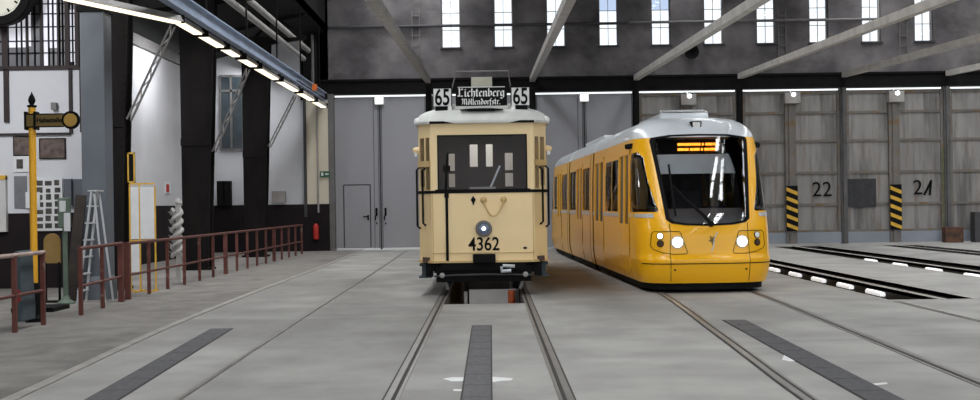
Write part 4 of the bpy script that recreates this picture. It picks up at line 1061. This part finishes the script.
tag(t, 'yellow tram stop post with a black finial and a dark olive sign arm', 'sign post')
# green stand with papers
p = ground(66,304); t = empty('metal_stand', (p.x, p.y, 0))
MB().tube([(0,0,.05),(0,0,1.75)], .04, 14).build('pole', 'green_stand', t)
MB().lathe([(.03,0),(.14,0),(.14,.03),(.07,.08),(.045,.14),(.03,.14)], 20).build('foot', 'green_stand', t, smooth=True)
MB().box(-.09,.09,-.08,.06,1.25,1.75).build('head', 'green_stand', t, bevel=.02)
b = MB(); b.box(.02,.12,-.1,-.085,1.2,1.5); b.box(-.05,.05,-.1,-.085,1.52,1.7); b.build('papers', 'paper', t)
tag(t, 'grey-green metal stand hung with papers behind the railing gap', 'stand')
# tan arched board
p = ground(53,302.5); t = empty('arched_board', (p.x, p.y, 0))
b = MB(); b.prism([(-.14,.66)]+[(.14*math.cos(PI-PI*k/12), 1.02+.14*math.sin(PI*k/12)) for k in range(13)]+[(.14,.66)], 'y', -.015, .015); b.build('panel', 'tan', t)
b = MB(); b.box(-.13,-.10,-.02,.02,0,.68); b.box(.10,.13,-.02,.02,0,.68); b.box(-.13,.13,-.12,.12,0,.03); b.build('legs', 'black', t)
tag(t, 'small tan arched panel on dark legs beside the grey-green stand', 'board')
o = MB().box(-.32,.32,-.35,.35,0,.07).build('low_platform', 'black'); p = ground(68,309); o.location = (-6.95, 18.2, 0); tag(o, 'flat black platform on the floor between the two short railings', 'platform')
# stepladder
t = empty('stepladder', (-6.62, 19.75, 0)); A = Vector((.02,0,1.86))
for y in (-.12,.14):
    MB().bar((-.24,y*1.6,0),(A.x-.02,y,A.z),.028,.05,up=(0,1,0)).build('front_rail', 'alu', t)
    MB().bar((.22,y*1.6,0),(A.x+.02,y,A.z-.05),.024,.04,up=(0,1,0)).build('rear_rail', 'alu', t)
for k in range(6):
    f = (k+.7)/6.6; x = -.24+.24*f; MB().box(x-.04,x+.04,-.17,.2,1.86*f-.012,1.86*f+.012).build('tread', 'alu', t)
MB().box(-.06,.1,-.15,.18,1.85,1.875).build('top_cap', 'alu', t)
tag(t, 'white aluminium stepladder standing in front of the grey pier', 'ladder')
o = MB().bar((0,0,0.01),(.16,.12,1.8),.18,.03,up=(0,1,0)).build('wooden_plank', 'plank'); o.location = (-7.15,20.06,0); tag(o, 'dark wooden plank leaning beside the grey pier', 'plank')
# white boards in yellow frame
t = empty('display_stand', (-6.5, 22.1, 0)); y = 0
fx = lambda px: at(px, 210, 22.1).x+6.5
fz = lambda py: at(142, py, 22.1).z
b = MB()
for px in (130, 139.6, 155): b.box(fx(px)-.014, fx(px)+.014, -.014, .014, 0, fz(184 if px < 150 else 186))
b.box(fx(130), fx(155), -.012, .012, fz(184.5), fz(183)); b.box(fx(130), fx(155), -.012, .012, fz(241), fz(239.5)); b.build('frame', 'chalk_yellow', t)
b = MB(); 
for px in (139, 153): b.box(fx(px)-.02, fx(px)+.02, -.3, .25, 0, .03); 
b.box(fx(128), fx(156), -.02, .02, 0, .028); b.build('foot', 'chalk_yellow', t)
for a, c, z0, z1 in ((131,139,239,187),(140.4,154.4,239,187),(131,139,272,243)): MB().box(fx(a), fx(c), -.02, -.005, fz(z0), fz(z1)).build('board', 'paper', t)
tag(t, 'white display boards in a yellow frame in front of the nearest black column', 'display stand')
# pale stucco baluster with a twisted ornament
t = empty('ornate_post', (-6.42, 24.3, 0))
MB().box(-.05,.05,-.05,.05,0,1.66).build('shaft', 'stucco', t, bevel=.01)
for ph in (0, PI): MB().tube([(-.03+.10*math.cos(k*.42+ph), .08*math.sin(k*.42+ph)-.03, .55+.98*k/40) for k in range(41)], [.032+.02*math.sin(k*.9)**2 for k in range(41)], 8).build('ornament', 'stucco', t, smooth=True)
b = MB()
for k in range(6): b.mesh([(-.05,-.06,.62+.16*k),(-.20,-.08,.70+.16*k),(-.13,-.05,.60+.16*k),(-.05,-.02,.56+.16*k)], [(0,1,2,3)]); 
MB().lathe([(.02,1.66),(.08,1.66),(.06,1.72),(.02,1.76)], 14).build('finial', 'stucco', t, smooth=True)
bmesh.ops.solidify(b.bm, geom=b.bm.faces[:], thickness=.02); b.build('leaves', 'stucco', t)
MB().box(-.1,.1,-.1,.1,0,.06).build('plinth', 'stucco', t)
tag(t, 'pale ornate post with twisted leafwork behind the long railing', 'post')
# notice boards and photos on the office wall
def on_office(x0, x1, y0, y1, name, m, label, cat, grp=None, d=.03, frame=None, extra=None):
    a, c = ox_(x0, y1), ox_(x1, y0); w, h = c.x-a.x, c.z-a.z
    t = empty(name, ((a.x+c.x)/2, OY, a.z))
    MB().box(-w/2, w/2, -d, .012, 0, h).build('sheet', m, t)
    if frame: 
        b = MB(); q = .018
        for p in ((-w/2,w/2,0,q),(-w/2,w/2,h-q,h),(-w/2,-w/2+q,0,h),(w/2-q,w/2,0,h)): b.box(p[0],p[1],-d-.012,-d,p[2],p[3])
        b.build('frame', frame, t)
    if extra: extra(t, w, h, d)
    tag(t, label, cat, grp); return t
def ox_(px, py): return at(px, py, OY)
def grid_photos(t, w, h, d):
    random.seed(3)
    for i in range(3):
        b = MB()
        for j in range(7):
            x = -w/2+.12*w+i*w*.29; z = h*.05+j*h*.135
            b.box(x+random.random()*.03, x+w*.19+random.random()*.03, -d-.006, -d, z, z+h*(.07+.04*random.random()))
        b.build('photo_column', 'photo_dark', t)
on_office(34,63,178,231,'photo_sheet','paper','large white sheet of small photographs behind the yellow stop post','poster',extra=grid_photos, d=.05)
on_office(14,33,136,156,'framed_photograph','photo_brown','brown photo panel on the office wall, left of the yellow stop post','picture','brown photo panels', frame='black')
on_office(40,66,138,159,'framed_photograph','photo_brown','brown photo panel on the office wall, right of the yellow stop post','picture','brown photo panels', frame='black')
def dark_slot(t, w, h, d): MB().box(-w*.3,w*.1,-d-.006,-d,h*.2,h*.8).build('picture', 'photo_dark', t)
on_office(14,30,156,172,'notice','paper','white notice with a small dark picture at the left of the office wall','notice', extra=dark_slot)
on_office(15,27,176,208,'grey_flap','pane_grey','grey panel on the office wall left of the sheet of photographs','panel')
on_office(27,41,192,208,'notice','paper','white paper pinned over the left edge of the sheet of photographs','notice', d=.07)
on_office(73.5,84,179,209,'grey_flap','pier','grey panel on the right end of the office wall','panel')
on_office(66,73,179,205,'hanging_notice','pier','narrow grey hanging box between the sheet of photographs and the pier','box', d=.12)
def pale_top(t, w, h, d): MB().box(-w/2,w/2,-d-.015,.0,h-.05,h+.03).build('header', 'chalk_yellow', t)
t = on_office(-14,7.5,177,232,'info_board','stucco','pale information board with a yellow top edge at the far left','board', d=.1, extra=pale_top)
o = MB().box(-.05,.05,-.12,0,-.06,.08).build('wall_lamp', 'mid_steel'); p = at(55.5,107,OY); o.location = (p.x, OY-.0, p.z); tag(o, 'small grey lamp on the white office wall above the sign arm', 'lamp')
# clock
p = at(-2,-8,OY-.6); t = empty('wall_clock', p); R = Matrix.Rotation(PI/2,4,'X')
MB().lathe([(.1,-.45),(.5,-.45),(.62,-.3),(.66,.02),(.64,.05),(.5,.06),(.47,.02),(.1,.02)], 48, R).build('case', 'black', t, smooth=True)
MB().lathe([(.02,.0),(.475,.0),(.475,.028),(.02,.03)], 48, R).build('face', 'clock_face', t)
b = MB()
for k in range(12):
    a = k*PI/6; b.bar((.38*math.sin(a),-.034,.38*math.cos(a)),(.45*math.sin(a),-.034,.45*math.cos(a)),.01,.035 if k%3 else .05)
for k in range(60): 
    a = k*PI/30; b.bar((.435*math.sin(a),-.034,.435*math.cos(a)),(.455*math.sin(a),-.034,.455*math.cos(a)),.008,.008)
b.build('hour_marks', 'black', t)
b = MB(); b.bar((0,-.04,0),(.18,-.04,.2),.01,.04); b.bar((0,-.045,0),(-.1,-.045,.4),.01,.028); b.build('hands', 'black', t)
b = MB(); b.box(-.06,.06,.3,.62,-.1,.1); b.build('bracket', 'black', t)
tag(t, 'large round clock with black rim at the top left corner', 'clock')
# small things on the walls
def wallbox(px0, px1, py0, py1, Y, d, name, m, label, cat):
    a, c = at(px0, py1, Y), at(px1, py0, Y); o = MB().box(-(c.x-a.x)/2, (c.x-a.x)/2, -d, 0, 0, c.z-a.z).build(name, m, bevel=.01); o.location = ((a.x+c.x)/2, Y, a.z); tag(o, label, cat); return o
wallbox(273,286,191,203,BACK-.18,.25,'grey_cabinet','grey_steel','light grey box on top of the dark dado behind the farthest column','box')
ex = empty('exit_sign', at(325,177,BACK-.17)); MB().box(-.17,.17,-.03,0,0,.2).build('plate', 'exit_green', ex)
b = MB(); b.box(-.13,-.05,-.036,-.03,.04,.16); b.prism([(.0,.1),(.06,.15),(.06,.12),(.13,.12),(.13,.08),(.06,.08),(.06,.05)], 'y', -.036, -.03); b.build('pictogram', 'paper', ex)
tag(ex, 'green emergency exit sign on the cream wall strip', 'sign')
o = MB().tube([(0,0,0),(0,0,3.7)], .035, 8).build('conduit', 'grey_steel'); q = at(318.5,212,BACK-.2); o.location = (q.x, BACK-.2, 1.35); tag(o, 'thin upright conduit on the cream wall strip', 'pipe')
t = empty('fire_extinguisher', (at(316,230,BACK-.3).x, BACK-.3, .42))
MB().lathe([(.03,.0),(.09,.0),(.10,.04),(.10,.45),(.06,.53),(.03,.55)], 20).build('cylinder', 'red', t, smooth=True)
MB().box(-.05,.08,-.03,.03,.55,.62).build('valve', 'black', t); MB().tube([(.06,0,.58),(.13,-.03,.5),(.12,-.05,.2)], .015, 8).build('hose', 'black', t)
b = MB(); b.box(-.04,.04,.08,.12,.1,.5); b.build('bracket', 'red', t)
tag(t, 'red fire extinguisher hanging on the dark dado left of the gates', 'fire extinguisher')
o = MB().box(-.02,.0,-.3,.3,-.18,.18).build('red_notice', 'paper'); o.location = (-9.78,35.9,2.2); tag(o, 'small white and red sign on the white side wall behind the display boards', 'sign')
MB().box(0,.006,-.22,.1,-.14,.1).build('red_field', 'red', o); 
t = empty('yellow_sign', (-6.83,22.53,2.05)); MB().box(-.06,.06,-.03,.03,0,.58).build('plate', 'black', t); 
b = MB(); b.box(-.07,-.045,-.04,-.03,0,.58); b.box(.045,.07,-.04,-.03,0,.58); b.box(-.07,.07,-.04,-.03,.55,.58); b.box(-.07,.07,-.04,-.03,0,.03); b.build('border', 'chalk_yellow', t)
tag(t, 'narrow black sign with yellow border on the nearest black column', 'sign')
for px, l in ((222,'left'),(228.5,'right')):
    o = MB().box(-.13,.13,-.2,0,0,.85).build('dark_locker', 'black_steel'); q = at(px,205,BACK-.2); o.location = (q.x, BACK-.2, 1.65); tag(o, '%s of two narrow dark boxes on the dado between the two rear columns' % l, 'box', 'narrow dark boxes')

# ================================================================== ABOVE AND AT THE GATES
names = ['first','second','third','fourth','fifth','sixth']
for k, x in enumerate(PX[:6]):
    b = MB(); L = 39
    for a, c, z0, z1 in ((-.09,.09,.0,.03),(-.09,-.06,.03,.19),(.06,.09,.03,.19)): b.box(a, c, -L, 0, z0, z1)
    for j in range(9): b.box(-.09,.09,-4*j-.4,-4*j-.3,.15,.19)
    o = b.build('overhead_beam', 'grey_steel' if k < 2 else 'beam'); o.location = (x, BACK-.2, 5.82); o.rotation_euler = (.029,0,0)
    tag(o, 'grey overhead beam running from the lintel towards the camera, %s from the left' % names[k], 'beam', 'overhead beams above the gates')
o = MB().tube([(-5.6,0,0),(4.9,0,0)], .05, 10).build('wall_pipe', 'seam'); o.location = (0, BACK-.1, 7.84); tag(o, 'dark pipe running across the windows in the left half of the upper wall', 'pipe')
o = MB().tube([(5.0,0,0),(14.8,0,0)], .05, 10).build('wall_pipe', 'mid_steel'); o.location = (0, BACK-.1, 7.86); tag(o, 'grey pipe running across the windows in the right half of the upper wall', 'pipe')
p = at(690,53,BACK-.05); t = empty('horn', (p.x, BACK, p.z)); 
MB().lathe([(.05,0),(.08,0),(.10,.15),(.22,.35),(.26,.4),(.22,.38),(.05,.2)], 20, Matrix.Rotation(PI/2,4,'X')).build('bell', 'black', t, smooth=True)
MB().bar((0,0,0),(-.45,-.1,-.02),.05,.05).build('bracket', 'grey_steel', t); tag(t, 'black horn on the upper wall between two windows above the yellow tram', 'horn')
for px, l in ((416,'left'),(782,'middle'),(903,'right')):
    p = at(px, 42, BACK); b = MB(); 
    for s in (-1,1): b.box(s*.13-.015, s*.13+.015, -.06, 0, -.6, 1.1)
    for k in range(5): b.box(-.13,.13,-.06,-.03,-.5+.35*k,-.47+.35*k)
    o = b.build('wall_rungs', 'mid_steel'); o.location = (p.x, BACK, p.z); tag(o, 'set of climbing rungs on the upper wall, %s one of three' % l, 'rungs', 'climbing rungs on the upper wall')
# clutter at the far right gate
a, c = at(944,241,BACK-.5), at(962,227,BACK-.5); o = MB().box(a.x, c.x, -.35, .0, 0, c.z).build('rusty_crate', 'rusty', bevel=.015); o.location = (0, BACK-.3, 0); tag(o, 'rusty brown crate on the floor in front of the far right gate', 'crate')
a = at(974,241,BACK-.6); o = MB().box(a.x, a.x+.8, -.4, 0, 0, 1.05).build('dark_cabinet', 'seam', bevel=.015); o.location = (0, BACK-.3, 0); tag(o, 'dark grey cabinet beside the rusty crate at the right edge', 'cabinet')
b = MB(); q = at(943,190,BACK-.2)
for k in range(34):
    z = 3.3-k*.09; b.tube([(.028*math.cos(i*PI/4)*(1 if k%2 else .25), .028*math.cos(i*PI/4)*(.25 if k%2 else 1), z+.06*math.sin(i*PI/4)) for i in range(9)], .013, 6)
o = b.build('hanging_chain', 'chain'); o.location = (q.x, BACK-.24, 0); tag(o, 'olive chain hanging beside the post right of gate 21', 'chain')
t = empty('chain_hook', (q.x, BACK-.12, 3.36)) if False else None

# ================================================================== LIGHT
W = bpy.data.worlds.new('World'); SC.world = W; W.use_nodes = True
bg = W.node_tree.nodes['Background']; bg.inputs['Color'].default_value = (.93,.97,1,1); bg.inputs['Strength'].default_value = 1.25
for x, w in SKY:
    l = bpy.data.lights.new('skylight', 'AREA'); l.shape = 'RECTANGLE'; l.size = w+.3; l.size_y = 46; l.color = (.96,.98,1); l.energy = 7.8*PI*(w+.3)*46
    o = bpy.data.objects.new('skylight', l); o.location = (x, 19, 10.7); COL.objects.link(o)

for y, e in ((18.3, 190), (26.3, 140), (33.6, 90), (40.3, 50)):  # unseen fill lights added to brighten the aisle walls and office front
    l = bpy.data.lights.new('aisle_fill', 'AREA'); l.shape = 'RECTANGLE'; l.size = .3; l.size_y = 1.6; l.color = (.97,.98,1); l.energy = e
    o = bpy.data.objects.new('aisle_fill', l); o.location = (-8.35 if y > 20 else -9.4, y, 6.3 if y > 20 else 6.0); o.rotation_euler = (0, math.radians(24), 0) if y > 20 else (math.radians(55), 0, 0); COL.objects.link(o)

l = bpy.data.lights.new('pit_fill', 'POINT'); l.energy = 14; l.shadow_soft_size = .1  # unseen fill light added to brighten the board under the cream tram
o = bpy.data.objects.new('pit_fill', l); o.location = (-.1, 20.1, -.75); COL.objects.link(o)
# ================================================================== CAMERA
cd = bpy.data.cameras.new('camera'); cd.sensor_width = 36; cd.lens = F/980*36; cd.shift_y = 5/980
cam = bpy.data.objects.new('camera', cd); COL.objects.link(cam)
cam.matrix_world = Matrix.Translation((0,0,H)) @ Matrix.Rotation(PI/2,4,'X') @ Matrix.Rotation(-ROLL,4,'Z')
SC.camera = cam
SC.view_settings.view_transform = 'Standard'; SC.view_settings.look = 'None'; SC.view_settings.exposure = .2; SC.view_settings.gamma = 1; SC.view_settings.use_curve_mapping = False
